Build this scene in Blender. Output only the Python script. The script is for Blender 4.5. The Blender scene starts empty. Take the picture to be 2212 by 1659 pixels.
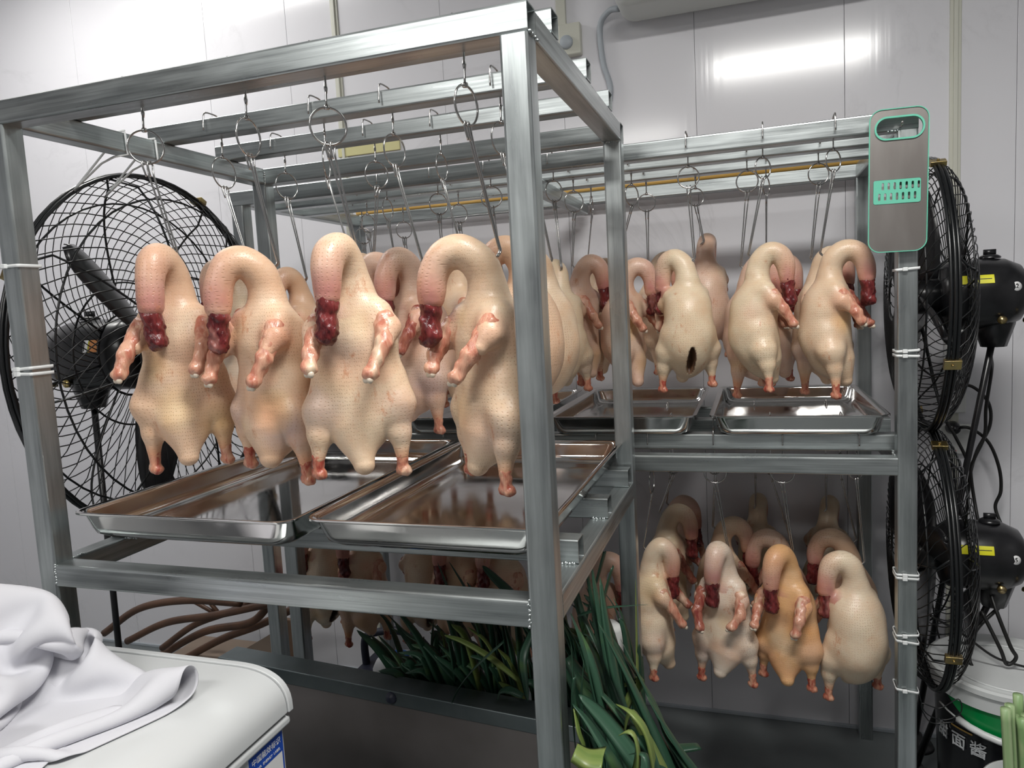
import bpy, math, random
import numpy as np
from mathutils import Vector, Matrix, noise as mnoise
random.seed(7); np.random.seed(7)
SC = bpy.context.scene
COL = SC.collection
PI = math.pi
# ------------------------------------------------------------------ camera
YAW, PITCH, ROLL, F = 0.3202, -0.1018, -0.0540, 1585.67
CAM = np.array([1.2366, -0.9520, 1.4182])
fwd = np.array([-math.sin(YAW)*math.cos(PITCH), math.cos(YAW)*math.cos(PITCH), math.sin(PITCH)])
_r = np.array([math.cos(YAW), math.sin(YAW), 0.0]); _u = np.cross(_r, fwd)
cr = _r*math.cos(ROLL) + _u*math.sin(ROLL); cu = -_r*math.sin(ROLL) + _u*math.cos(ROLL)
cd = bpy.data.cameras.new('camera'); cam = bpy.data.objects.new('camera', cd); COL.objects.link(cam)
cd.sensor_width = 36; cd.lens = F/2212*36; cd.clip_start = .02
cam.matrix_world = Matrix(((cr[0], cu[0], -fwd[0], CAM[0]), (cr[1], cu[1], -fwd[1], CAM[1]), (cr[2], cu[2], -fwd[2], CAM[2]), (0, 0, 0, 1)))
SC.camera = cam
def at(u, v, ax, val):
    """point of the plane (axis ax = val) seen at a measured position of the photograph"""
    a = fwd + (u-1106)/F*cr - (v-829.5)/F*cu
    return Vector(CAM + (val-CAM[ax])/a[ax]*a)
# ------------------------------------------------------------------ world, exposure
w = bpy.data.worlds.new('room_air'); SC.world = w; w.use_nodes = True
w.node_tree.nodes['Background'].inputs[0].default_value = (.9, .95, 1, 1)
w.node_tree.nodes['Background'].inputs[1].default_value = .15
SC.view_settings.view_transform = 'Standard'; SC.view_settings.look = 'None'
SC.view_settings.gamma = 1; SC.view_settings.use_curve_mapping = False
SC.view_settings.exposure = 0.0
LAMP_W = (1.0, .985, .95)
CEIL = 3.0; LZ = 2.72
def lamp(name, x, y, sx, sy, power, lz=LZ):
    l = bpy.data.lights.new(name, 'AREA'); l.shape = 'RECTANGLE'; l.size = sx; l.size_y = sy; l.energy = power; l.color = LAMP_W
    o = bpy.data.objects.new(name, l); COL.objects.link(o); o.location = (x, y, lz-.035)
    return o
lamp('ceiling_and_fill_light', 1.46, -.42, .82, .28, 36)
lamp('ceiling_and_fill_light', -1.05, .88, 1.2, .28, 11, CEIL-.01)
lamp('ceiling_and_fill_light', 0.2, -1.9, 1.1, .28, 23)  # unseen extra lamp, added behind the camera as fill light
# ------------------------------------------------------------------ materials
def mat(name, col=(.8, .8, .8), metal=0, rough=.5, **kw):
    m = bpy.data.materials.new(name); m.use_nodes = True
    b = m.node_tree.nodes['Principled BSDF']
    b.inputs['Base Color'].default_value = (*col, 1); b.inputs['Metallic'].default_value = metal; b.inputs['Roughness'].default_value = rough
    for k, v in kw.items(): b.inputs[k.replace('_', ' ')].default_value = v
    return m
class NT:
    def __init__(s, m): s.t = m.node_tree; s.b = s.t.nodes['Principled BSDF']
    def n(s, typ, ins=None, **at_):
        nd = s.t.nodes.new(typ)
        for k, v in at_.items(): setattr(nd, k, v)
        for k, v in (ins or {}).items():
            if hasattr(v, 'is_linked') or isinstance(v, bpy.types.NodeSocket): s.t.links.new(v, nd.inputs[k])
            else: nd.inputs[k].default_value = v
        return nd
    def l(s, a, k): s.t.links.new(a, s.b.inputs[k])
    def mix(s, f, a, b, mode='MIX'):
        nd = s.t.nodes.new('ShaderNodeMix'); nd.data_type = 'RGBA'; nd.blend_type = mode
        for i, v in ((0, f), (6, a), (7, b)):
            if isinstance(v, bpy.types.NodeSocket): s.t.links.new(v, nd.inputs[i])
            else: nd.inputs[i].default_value = v if i == 0 else (*v[:3], 1)
        return nd.outputs[2]
    def ramp(s, f, stops):
        nd = s.t.nodes.new('ShaderNodeValToRGB'); s.t.links.new(f, nd.inputs[0]); e = nd.color_ramp.elements
        e[0].position, e[0].color = stops[0][0], (*[stops[0][1]]*3, 1) if not isinstance(stops[0][1], tuple) else (*stops[0][1], 1)
        e[1].position, e[1].color = stops[-1][0], (*[stops[-1][1]]*3, 1) if not isinstance(stops[-1][1], tuple) else (*stops[-1][1], 1)
        for p, c in stops[1:-1]:
            x = e.new(p); x.color = (*[c]*3, 1) if not isinstance(c, tuple) else (*c, 1)
        return nd.outputs[0]
    def bump(s, h, strength=.3, dist=.002):
        b = s.n('ShaderNodeBump', {'Height': h, 'Strength': strength, 'Distance': dist}); s.l(b.outputs[0], 'Normal')
def coords(N, scale=(1, 1, 1), what='Object', rnd=True):
    tc = N.n('ShaderNodeTexCoord'); mp = N.n('ShaderNodeMapping', {'Vector': tc.outputs[what], 'Scale': scale})
    if rnd:
        oi = N.n('ShaderNodeObjectInfo'); mu = N.n('ShaderNodeMath', {0: oi.outputs['Random'], 1: 37.0}, operation='MULTIPLY')
        N.t.links.new(mu.outputs[0], mp.inputs['Location'])
    return mp.outputs[0]
def m_steel():
    m = mat('galvanized_steel', (.5, .53, .53), .9, .36); N = NT(m)
    uv = coords(N, (3, 55, 1), 'UV'); n1 = N.n('ShaderNodeTexNoise', {'Vector': uv, 'Scale': 1.0, 'Detail': 5, 'Roughness': .65})
    uv2 = coords(N, (7, 14, 1), 'UV'); n2 = N.n('ShaderNodeTexNoise', {'Vector': uv2, 'Scale': 1.0, 'Detail': 4})
    uv3 = coords(N, (1, 1, 1), 'UV'); n3 = N.n('ShaderNodeTexNoise', {'Vector': uv3, 'Scale': 2.2, 'Detail': 2})
    c = N.mix(N.ramp(n1.outputs[0], [(.3, 0), (.7, 1)]), (.25, .27, .275), (.52, .56, .56))
    c = N.mix(N.ramp(n2.outputs[0], [(.35, 0), (.7, .35)]), c, (.62, .66, .66))
    c = N.mix(N.ramp(n3.outputs[0], [(.55, 0), (.8, .4)]), c, (.26, .25, .235))
    N.l(c, 'Base Color')
    r = N.ramp(n2.outputs[0], [(.3, .26), (.75, .46)]); N.l(r, 'Roughness')
    N.bump(n1.outputs[0], .12, .001)
    return m
def m_chrome():
    m = mat('polished_tray_steel', (.62, .61, .60), 1, .09); N = NT(m)
    n = N.n('ShaderNodeTexNoise', {'Vector': coords(N, (1, 1, 1)), 'Scale': 9.0, 'Detail': 3})
    N.l(N.ramp(n.outputs[0], [(.35, .06), (.7, .17)]), 'Roughness'); N.bump(n.outputs[0], .06, .004)
    return m
def m_wall():
    m = mat('marbled_wall_panel', (.72, .715, .75), 0, .13); N = NT(m)
    v = coords(N, (1, 1, 1), rnd=False)
    n = N.n('ShaderNodeTexNoise', {'Vector': v, 'Scale': 1.3, 'Detail': 6, 'Roughness': .6, 'Distortion': 1.6})
    sub = N.n('ShaderNodeMath', {0: n.outputs[0], 1: .5}, operation='SUBTRACT'); ab = N.n('ShaderNodeMath', {0: sub.outputs[0]}, operation='ABSOLUTE')
    vein = N.ramp(ab.outputs[0], [(.0, 1), (.008, .5), (.03, 0)])
    n2 = N.n('ShaderNodeTexNoise', {'Vector': v, 'Scale': 2.0, 'Detail': 2}); gate = N.ramp(n2.outputs[0], [(.5, 0), (.62, 1)])
    f = N.n('ShaderNodeMath', {0: vein, 1: gate}, operation='MULTIPLY'); f2 = N.n('ShaderNodeMath', {0: f.outputs[0], 1: .22}, operation='MULTIPLY')
    N.l(N.mix(f2.outputs[0], (.80, .795, .83), (.50, .50, .52)), 'Base Color')
    st = coords(N, (70, 70, .35), rnd=False); n3 = N.n('ShaderNodeTexNoise', {'Vector': st, 'Scale': 1.0, 'Detail': 2})
    N.bump(n3.outputs[0], .10, .0014)
    return m
def noisy(name, c1, c2, scale=8, rough=.5, metal=0, bump=0, stretch=(1, 1, 1), **kw):
    m = mat(name, c1, metal, rough, **kw); N = NT(m)
    n = N.n('ShaderNodeTexNoise', {'Vector': coords(N, stretch), 'Scale': float(scale), 'Detail': 4})
    N.l(N.mix(N.ramp(n.outputs[0], [(.35, 0), (.68, 1)]), c1, c2), 'Base Color')
    if bump: N.bump(n.outputs[0], bump, .002)
    return m
def m_skin():
    m = mat('duck_skin', (.8, .6, .45), 0, .38); N = NT(m)
    a = N.n('ShaderNodeAttribute', attribute_name='tint'); p = N.n('ShaderNodeAttribute', attribute_name='pore')
    ob = coords(N, (1, 1, 1))
    n1 = N.n('ShaderNodeTexNoise', {'Vector': ob, 'Scale': 22.0, 'Detail': 5, 'Roughness': .6})
    n2 = N.n('ShaderNodeTexNoise', {'Vector': ob, 'Scale': 9.0, 'Detail': 3})
    n4 = N.n('ShaderNodeTexNoise', {'Vector': ob, 'Scale': 160.0, 'Detail': 3})
    c = N.mix(N.ramp(n1.outputs[0], [(.40, 0), (.70, .38)]), a.outputs['Color'], (.62, .34, .18))
    c = N.mix(N.ramp(n2.outputs[0], [(.52, 0), (.75, .35)]), c, (.86, .74, .56))
    n5 = N.n('ShaderNodeTexNoise', {'Vector': coords(N, (2, 2, 1)), 'Scale': 13.0, 'Detail': 6, 'Roughness': .75})
    c = N.mix(N.ramp(n5.outputs[0], [(.60, 0), (.68, .6)]), c, (.52, .20, .09))
    vo = N.n('ShaderNodeTexVoronoi', {'Vector': p.outputs['Vector'], 'Scale': 165.0, 'Randomness': .4}, voronoi_dimensions='2D')
    dots = N.ramp(vo.outputs['Distance'], [(.0, 1), (.10, .8), (.22, 0)])
    vis = N.ramp(n2.outputs[0], [(.35, .25), (.6, 1)])
    dm = N.n('ShaderNodeMath', {0: dots, 1: vis}, operation='MULTIPLY'); dm2 = N.n('ShaderNodeMath', {0: dm.outputs[0], 1: .52}, operation='MULTIPLY')
    c = N.mix(dm2.outputs[0], c, (.36, .17, .08))
    N.l(c, 'Base Color')
    h = N.n('ShaderNodeMath', {0: n4.outputs[0], 1: dm.outputs[0]}, operation='SUBTRACT')
    N.bump(h.outputs[0], .35, .0012)
    N.b.inputs['Subsurface Weight'].default_value = .12; N.b.inputs['Subsurface Radius'].default_value = (.8, .4, .2); N.b.inputs['Subsurface Scale'].default_value = .008
    return m
def m_flesh(name, c1, c2, c3, sc=60):
    m = mat(name, c1, 0, .24); N = NT(m); ob = coords(N, (1, 1, .35))
    n1 = N.n('ShaderNodeTexNoise', {'Vector': ob, 'Scale': float(sc), 'Detail': 5, 'Roughness': .7, 'Distortion': .6})
    n2 = N.n('ShaderNodeTexNoise', {'Vector': ob, 'Scale': sc*.5, 'Detail': 2})
    c = N.mix(N.ramp(n1.outputs[0], [(.38, 0), (.6, 1)]), c1, c2)
    c = N.mix(N.ramp(n2.outputs[0], [(.60, 0), (.72, .8)]), c, c3); N.l(c, 'Base Color'); N.bump(n1.outputs[0], .7, .003)
    return m
M = dict(
 steel=m_steel(), chrome=m_chrome(), wall=m_wall(), skin=m_skin(),
 neckflesh=m_flesh('raw_neck_flesh', (.06, .006, .008), (.19, .028, .028), (.42, .18, .15)),
 wing=m_flesh('raw_wing_flesh', (.50, .17, .11), (.68, .38, .26), (.78, .64, .46), 55),
 wingdark=m_flesh('raw_dark_wing_flesh', (.24, .045, .035), (.48, .18, .12), (.72, .52, .38), 50),
 shank=m_flesh('raw_leg_end', (.34, .06, .04), (.62, .30, .19), (.70, .50, .36), 60),
 bone=mat('bone', (.66, .57, .46), 0, .3),
 wire=mat('stainless_wire', (.50, .49, .48), 1, .2),
 black=noisy('black_enamel', (.006, .006, .007), (.014, .014, .016), 30, .28),
 blackm=mat('black_wire_paint', (.006, .007, .008), 0, .3),
 cable=mat('black_rubber_cable', (.008, .008, .008), 0, .45),
 brass=noisy('brass_clip', (.55, .42, .15), (.42, .33, .2), 60, .3, 1),
 white=mat('white_enamel', (.62, .635, .64), 0, .16),
 whiteb=mat('white_body_enamel', (.60, .61, .62), 0, .3),
 plastic=mat('white_plastic', (.75, .76, .74), 0, .35),
 tie=mat('nylon', (.78, .80, .80), 0, .35),
 cream=mat('cream_plastic', (.62, .62, .54), 0, .4),
 green=mat('mint_plastic', (.15, .54, .39), 0, .35),
 grater=noisy('brushed_grater_steel', (.36, .33, .31), (.47, .44, .42), 14, .32, .85, .05, (1, 1, .25)),
 sink=noisy('dull_stainless', (.24, .215, .205), (.33, .30, .29), 4, .38, .8),
 sinktop=noisy('sink_rim_steel', (.13, .16, .165), (.20, .23, .235), 7, .35, .8),
 floor=noisy('grey_floor_tile', (.15, .17, .175), (.20, .22, .225), 3, .3, 0, .05),
 ceil=mat('ceiling_paint', (.72, .72, .72), 0, .7),
 wood=noisy('dark_bent_wood', (.07, .032, .016), (.12, .055, .027), 12, .45),
 board=noisy('plank_wood', (.12, .07, .04), (.17, .10, .06), 6, .6, 0, 0, (6, 6, 1)),
 card=noisy('cardboard', (.25, .19, .145), (.30, .23, .18), 5, .8),
 bamboo=noisy('yellow_bamboo', (.62, .36, .08), (.72, .45, .13), 6, .4, 0, 0, (1, 12, 12)),
 navy=mat('dark_blue_plastic', (.012, .014, .03), 0, .5),
 blue=mat('blue_print', (.012, .07, .42), 0, .35),
 bluelid=mat('blue_plastic', (.02, .13, .5), 0, .35),
 labelgreen=mat('green_print', (.02, .30, .06), 0, .4), paper=mat('label_paper', (.8, .8, .8), 0, .4),
 ink=mat('black_print', (.01, .01, .01), 0, .5), yellow=mat('yellow_sticker', (.75, .72, .02), 0, .35),
 orange=mat('orange_print', (.62, .25, .08), 0, .45),
 bgreen=mat('green_bucket_plastic', (.0, .20, .045), 0, .22), bblack=mat('black_bucket_plastic', (.008, .008, .010), 0, .22),
 bwhite=mat('white_bucket_plastic', (.62, .64, .64), 0, .3), silver=mat('silver_print', (.6, .62, .64), .2, .3),
 gold=mat('ochre_print', (.42, .26, .06), 0, .4), ac=mat('air_conditioner_plastic', (.60, .62, .60), 0, .45),
 grey=mat('grey_plastic', (.42, .46, .50), 0, .5), red=mat('red_marker', (.5, .05, .05), 0, .5),
 board_y=noisy('pale_yellow_board', (.62, .58, .28), (.66, .62, .34), 3, .6), sign_red=mat('red_led', (.9, .02, .02), 0, .4),
)
em = mat('lamp_diffuser', (1, 1, 1)); em.node_tree.nodes['Principled BSDF'].inputs['Emission Color'].default_value = (*LAMP_W, 1)
em.node_tree.nodes['Principled BSDF'].inputs['Emission Strength'].default_value = 9; M['lamp'] = em; M['dimwall'] = mat('grey_wall_panel', (.30, .30, .31), 0, .4)
def m_cloth():
    m = mat('white_cotton', (.62, .62, .66), 0, .85); N = NT(m)
    n = N.n('ShaderNodeTexNoise', {'Vector': coords(N), 'Scale': 400.0, 'Detail': 2}); N.bump(n.outputs[0], .08, .0006); return m
M['cloth'] = m_cloth()
def m_leaf(name, g1, g2, y):
    m = mat(name, g1, 0, .38); N = NT(m)
    uv = coords(N, (1, 1, 1), 'UV')
    n = N.n('ShaderNodeTexNoise', {'Vector': coords(N, (3, 70, 1), 'UV'), 'Scale': 1.0, 'Detail': 4})
    n2 = N.n('ShaderNodeTexNoise', {'Vector': coords(N, (14, 14, 14)), 'Scale': 1.0, 'Detail': 2})
    c = N.mix(N.ramp(n.outputs[0], [(.3, 0), (.7, 1)]), g1, g2); c = N.mix(N.ramp(n2.outputs[0], [(.60, 0), (.75, .7)]), c, y)
    N.l(c, 'Base Color'); N.bump(n.outputs[0], .4, .002); return m
M['leaf'] = m_leaf('scallion_leaf', (.010, .038, .022), (.035, .095, .055), (.08, .15, .035))
M['leafy'] = m_leaf('yellowing_scallion_leaf', (.09, .155, .035), (.21, .26, .075), (.28, .26, .08))
M['stalk'] = m_leaf('pale_scallion_stalk', (.20, .34, .14), (.42, .52, .30), (.5, .55, .3))
# ------------------------------------------------------------------ helpers
def props(o, label=None, cat=None, group=None, kind=None):
    for k, v in (('label', label), ('category', cat), ('group', group), ('kind', kind)):
        if v: o[k] = v
    return o
def thing(name, loc, label, cat, group=None, rz=0):
    o = bpy.data.objects.new(name, None); COL.objects.link(o); o.location = loc; o.rotation_euler = (0, 0, rz); o.empty_display_size = .05
    return props(o, label, cat, group)
def mesh_obj(name, V, Fc, m, parent=None, uv=None, smooth=True, world=True, attrs=None):
    me = bpy.data.meshes.new(name); me.from_pydata([tuple(map(float, v)) for v in V], [], [tuple(map(int, f)) for f in Fc])
    if isinstance(m, (list, tuple)):
        for x in m: me.materials.append(x)
    else: me.materials.append(m)
    if smooth: me.polygons.foreach_set('use_smooth', [True]*len(me.polygons))
    if uv is not None:
        l = me.uv_layers.new(name='UVMap'); li = np.zeros(len(me.loops), int); me.loops.foreach_get('vertex_index', li)
        u = np.asarray(uv, float); u = u[li] if len(u) == len(V) and len(u) != len(me.loops) else u
        l.data.foreach_set('uv', u.ravel())
    for k, (t, a) in (attrs or {}).items():
        at_ = me.attributes.new(k, t, 'POINT'); at_.data.foreach_set('color' if t == 'FLOAT_COLOR' else 'vector', np.asarray(a, float).ravel())
    me.validate(); me.update()
    o = bpy.data.objects.new(name, me); COL.objects.link(o)
    if parent is not None:
        o.parent = parent
        if world: o.matrix_parent_inverse = parent_matrix(parent).inverted()
    return o
def parent_matrix(p):
    m = Matrix.LocRotScale(p.location, p.rotation_euler, p.scale)
    return parent_matrix(p.parent) @ p.matrix_parent_inverse @ m if p.parent else m
def frames(P):
    P = [Vector(p) for p in P]; n = len(P); T = []
    for i in range(n): T.append((P[min(i+1, n-1)]-P[max(i-1, 0)]).normalized())
    a = Vector((0, 0, 1)) if abs(T[0].z) < .9 else Vector((1, 0, 0)); N0 = T[0].cross(a).normalized(); out = []
    for i in range(n):
        N0 = (N0 - T[i]*N0.dot(T[i])).normalized(); out.append((P[i], T[i], N0, T[i].cross(N0)))
    return out
class MB:
    def __init__(s): s.V = []; s.F = []; s.U = []; s.mi = []
    def add(s, V, Fc, U=None, mi=0):
        o = len(s.V); s.V += [Vector(v) for v in V]; s.F += [tuple(i+o for i in f) for f in Fc]; s.U += list(U) if U is not None else [(0, 0)]*len(V); s.mi += [mi]*len(Fc)
    def box(s, lo, hi, mi=0):
        (a, b, c), (d, e, f) = lo, hi
        s.add([(x, y, z) for z in (c, f) for y in (b, e) for x in (a, d)], [(0, 2, 3, 1), (4, 5, 7, 6), (0, 1, 5, 4), (2, 6, 7, 3), (0, 4, 6, 2), (1, 3, 7, 5)], mi=mi)
    def sweep(s, P, r, n=8, closed=False, cap=True, flat=1.0, mi=0):
        fr = frames(P); m = len(fr); r = r if hasattr(r, '__len__') else [r]*m
        V = []; U = []; L = 0
        for i, (p, t, a, b) in enumerate(fr):
            if i: L += (p-fr[i-1][0]).length
            for k in range(n):
                th = 2*PI*k/n; V.append(p + a*math.cos(th)*r[i] + b*math.sin(th)*r[i]*flat); U.append((L, k/n*.1))
        Fc = [(i*n+k, i*n+(k+1) % n, (i+1)*n+(k+1) % n, (i+1)*n+k) for i in range(m-1) for k in range(n)]
        if closed: Fc += [((m-1)*n+k, (m-1)*n+(k+1) % n, (k+1) % n, k) for k in range(n)]
        elif cap: Fc += [tuple(range(n-1, -1, -1)), tuple((m-1)*n+k for k in range(n))]
        s.add(V, Fc, U, mi)
    def ring(s, c, r, tr, axis=(0, 1, 0), n=24, m=6, flat=1.0):
        A = Vector(axis).normalized(); h = Vector((0, 0, 1)) if abs(A.z) < .9 else Vector((1, 0, 0)); X = A.cross(h).normalized(); Y = A.cross(X); V = []
        for i in range(n):
            d = X*math.cos(2*PI*i/n)+Y*math.sin(2*PI*i/n)
            for k in range(m): V.append(Vector(c)+d*(r+tr*math.cos(2*PI*k/m))+A*tr*flat*math.sin(2*PI*k/m))
        s.add(V, [(i*m+k, i*m+(k+1) % m, ((i+1) % n)*m+(k+1) % m, ((i+1) % n)*m+k) for i in range(n) for k in range(m)])
    def lathe(s, prof, c=(0, 0, 0), axis=(0, 0, 1), n=32, mi=0):
        A = Vector(axis).normalized(); h = Vector((0, 0, 1)) if abs(A.z) < .9 else Vector((1, 0, 0)); X = A.cross(h).normalized(); Y = A.cross(X); V = []
        for r, z in prof:
            for k in range(n): V.append(Vector(c)+A*z+(X*math.cos(2*PI*k/n)+Y*math.sin(2*PI*k/n))*r)
        m = len(prof); s.add(V, [(i*n+k, i*n+(k+1) % n, (i+1)*n+(k+1) % n, (i+1)*n+k) for i in range(m-1) for k in range(n)] , mi=mi)
    def build(s, name, m, parent=None, smooth=True, bevel=0, seg=2, **kw):
        o = mesh_obj(name, s.V, s.F, m, parent, s.U, smooth, **kw)
        if any(s.mi): o.data.polygons.foreach_set('material_index', s.mi)
        if bevel:
            b = o.modifiers.new('bevel', 'BEVEL'); b.width = bevel; b.segments = seg; b.limit_method = 'ANGLE'; b.harden_normals = True
        return o
def autosmooth(o, ang=40):
    me = o.data; me.polygons.foreach_set('use_smooth', [True]*len(me.polygons))
    import bmesh
    bm = bmesh.new(); bm.from_mesh(me)
    for e in bm.edges: e.smooth = not (len(e.link_faces) == 2 and e.calc_face_angle(0) > math.radians(ang))
    bm.to_mesh(me); bm.free()
def tube(name, p0, p1, s=.04, s2=None, parent=None, m=None, up=(0, 0, 1), th=.002, rad=.004):
    """hollow rounded square steel tube from p0 to p1 (centre line)"""
    p0, p1 = Vector(p0), Vector(p1); d = (p1-p0); L = d.length; d.normalize(); up = Vector(up)
    if abs(d.dot(up)) > .9: up = Vector((0, 1, 0))
    sx = d.cross(up).normalized(); sy = sx.cross(d); s2 = s2 or s; n = 4
    def prof(hx, hy, r):
        o = []
        for cx, cy, a0 in ((1, 1, 0), (-1, 1, 90), (-1, -1, 180), (1, -1, 270)):
            for k in range(n): a = math.radians(a0+90*k/(n-1)); o.append((cx*(hx-r)+r*math.cos(a), cy*(hy-r)+r*math.sin(a)))
        return o
    A = prof(s/2, s2/2, rad); B = prof(s/2-th, s2/2-th, max(rad-th, .0005)); N = len(A); V = []; U = []
    for pr in (A, B):
        per = [0]
        for i in range(1, N): per.append(per[-1]+math.dist(pr[i], pr[i-1]))
        for q, l in ((p0, 0), (p1, L)):
            for (a, b), pp in zip(pr, per): V.append(q+sx*a+sy*b); U.append((l, pp))
    Fc = []
    for k in range(N):
        j = (k+1) % N
        Fc += [(k, j, N+j, N+k), (2*N+k, 3*N+k, 3*N+j, 2*N+j), (k, 2*N+k, 2*N+j, j), (N+k, N+j, 3*N+j, 3*N+k)]
    return mesh_obj(name, V, Fc, m or M['steel'], parent, U, smooth=False)
def rrect(x0, x1, y0, y1, r, n=6):
    o = []
    for cx, cy, a0 in ((x1-r, y1-r, 0), (x0+r, y1-r, 90), (x0+r, y0+r, 180), (x1-r, y0+r, 270)):
        for k in range(n+1): a = math.radians(a0+90*k/n); o.append((cx+r*math.cos(a), cy+r*math.sin(a)))
    return o
def plate(name, outlines, depth, m, mw, parent=None, bevel=0):
    """flat filled plate with holes; outlines lie in local XY, mw places it"""
    cu_ = bpy.data.curves.new(name, 'CURVE'); cu_.dimensions = '2D'; cu_.fill_mode = 'BOTH'; cu_.extrude = depth/2; cu_.bevel_depth = bevel
    for ol in outlines:
        sp = cu_.splines.new('POLY'); sp.points.add(len(ol)-1); sp.use_cyclic_u = True
        for i, (x, y) in enumerate(ol): sp.points[i].co = (x, y, 0, 1)
    return from_curve(name, cu_, m, mw, parent)
def from_curve(name, cu_, m, mw, parent):
    t = bpy.data.objects.new('tmp', cu_); COL.objects.link(t); dg = bpy.context.evaluated_depsgraph_get()
    me = bpy.data.meshes.new_from_object(t.evaluated_get(dg)); bpy.data.objects.remove(t)
    me.transform(mw); me.materials.clear(); me.materials.append(m); me.name = name
    o = bpy.data.objects.new(name, me); COL.objects.link(o)
    if parent is not None: o.parent = parent; o.matrix_parent_inverse = parent_matrix(parent).inverted()
    return o
def text(name, s, size, m, mw, parent, depth=.0006, bold=0):
    cu_ = bpy.data.curves.new(name, 'FONT'); cu_.body = s; cu_.size = size; cu_.extrude = depth; cu_.align_x = 'CENTER'; cu_.align_y = 'CENTER'; cu_.offset = bold
    return from_curve(name, cu_, m, mw, parent)
def basis(o, x, y):
    x = Vector(x).normalized(); z = x.cross(Vector(y)).normalized(); y = z.cross(x)
    return Matrix(((x.x, y.x, z.x, o[0]), (x.y, y.y, z.y, o[1]), (x.z, y.z, z.z, o[2]), (0, 0, 0, 1)))
def smoothpath(P, k=6):
    P = [Vector(p) for p in P]; Q = [P[0]*2-P[1]]+P+[P[-1]*2-P[-2]]; out = []
    for i in range(1, len(Q)-2):
        a, b, c, d = Q[i-1:i+3]
        for j in range(k):
            t = j/k; out.append(.5*((2*b)+(c-a)*t+(2*a-5*b+4*c-d)*t*t+(3*b-a-3*c+d)*t**3))
    out.append(P[-1]); return out
# ------------------------------------------------------------------ room
WY = 1.529; XL, XR, YF = -2.3, 2.9, -2.9
def struct(mb, name, m, **k): return props(mb.build(name, m, **k), kind='structure')
b = MB(); b.box((XL, YF, -.05), (XR, WY, 0)); struct(b, 'floor', M['floor'], smooth=False)
b = MB(); b.box((XL, YF, CEIL), (XR, WY, CEIL+.05)); struct(b, 'ceiling', M['ceil'], smooth=False)
b = MB(); b.box((XL-.1, WY+.012, 0), (XR+.1, WY+.06, CEIL+.05))
xs = [XL, -2.07, -1.424, -.768, -.40, -.19, .222, .650, 1.079, 1.511, 1.80, 1.954, 2.38, XR]
for i in range(len(xs)-1): b.box((xs[i]+.0004, WY, .0), (xs[i+1]-.0004, WY+.014, CEIL))
struct(b, 'wall_back', M['wall'], bevel=.0010, seg=1)
b = MB(); b.box((XL-.06, YF, 0), (XL, WY+.06, CEIL+.05)); struct(b, 'wall_left', M['wall'], smooth=False)
b = MB(); b.box((XR, YF, 0), (XR+.06, WY+.06, CEIL+.05)); struct(b, 'wall_right', M['dimwall'], smooth=False)
b = MB(); b.box((XL-.1, YF-.06, 0), (XR+.1, YF, CEIL+.05)); struct(b, 'wall_front', M['dimwall'], smooth=False)
def strip(name, x0, x1, z0, z1, t=.012):
    b = MB(); b.box((x0, WY-t*.45, z0), (x1, WY+.003, z1)); mx = (x0+x1)/2; b.box((mx-.006, WY-t, z0), (mx+.006, WY, z1)); struct(b, name, M['cream'], bevel=.002)
strip('trim_1', -.206, -.176, 0, CEIL); strip('trim_2', 1.786, 1.816, 0, CEIL)
b = MB(); b.box((XL, WY-.008, .0), (XR, WY+.001, .012)); struct(b, 'baseboard_back', M['grey'], bevel=.002)
for i, (x, y, sx, LZ) in enumerate(((1.46, -.42, .82, 2.72), (-1.05, .88, 1.2, CEIL-.01), (.2, -1.9, 1.1, 2.72))):  # the last panel is made up, a housing for the added fill light
    t = thing('ceiling_and_fill_lamp', (x, y, LZ), ['rectangular ceiling lamp panel above the front rack', 'rectangular ceiling lamp panel toward the left wall', 'rectangular lamp panel added behind the camera as unseen fill light'][i], 'lamp', 'ceiling lamps')
    b = MB(); b.box((x-sx/2-.015, y-.155, LZ-.03), (x+sx/2+.015, y+.155, LZ)); b.build('lamp_housing', M['white'], t, bevel=.004)
    for k in (-1, 1):
        b = MB(); b.sweep([(x+k*sx*.35, y, LZ-.002), (x+k*sx*.35, y, CEIL+.002)], .004, 8)
        if LZ < 2.9: b.build('suspension_rod', M['wire'], t)
    b = MB(); b.box((x-sx/2, y-.14, LZ-.033), (x+sx/2, y+.14, LZ-.03)); b.build('diffuser', M['lamp'], t, smooth=False)
# cable trunking, box with round knob, air conditioner, conduit
t = thing('cable_trunking', (.655, WY, 2.3), 'cream vertical cable trunking above the junction box on back wall', 'trunking')
b = MB(); b.box((.640, WY-.016, 2.33), (.672, WY, CEIL)); b.build('trunk', M['cream'], t, bevel=.002)
t = thing('junction_box', (.69, WY, 2.27), 'cream junction box with a round grey knob under the trunking', 'junction box')
b = MB(); b.box((.648, WY-.03, 2.235), (.722, WY, 2.335)); b.build('box', M['cream'], t, bevel=.005, seg=3)
b = MB(); b.lathe([(0, .012), (.018, .012), (.021, .008), (.022, 0)], (.675, WY-.03, 2.275), (0, -1, 0)); b.build('knob', M['grey'], t)
t = thing('air_conditioner', (1.12, 1.43, 2.3), 'pale grey air conditioner on back wall at the top edge', 'air conditioner')
b = MB(); b.box((.855, 1.31, 2.298), (1.62, WY-.002, 2.56)); b.build('housing', M['ac'], t, bevel=.05, seg=6)
b = MB(); b.box((.92, 1.303, 2.34), (1.55, 1.315, 2.385)); b.build('air_vane', M['ac'], t, bevel=.004)
b = MB(); b.sweep(smoothpath([(.856, 1.47, 2.34), (.82, 1.49, 2.345), (.785, 1.512, 2.31), (.79, 1.517, 2.20), (.81, 1.518, 2.12), (.80, 1.518, 2.04), (.78, 1.518, 1.85)]), .0095, 10)
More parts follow.
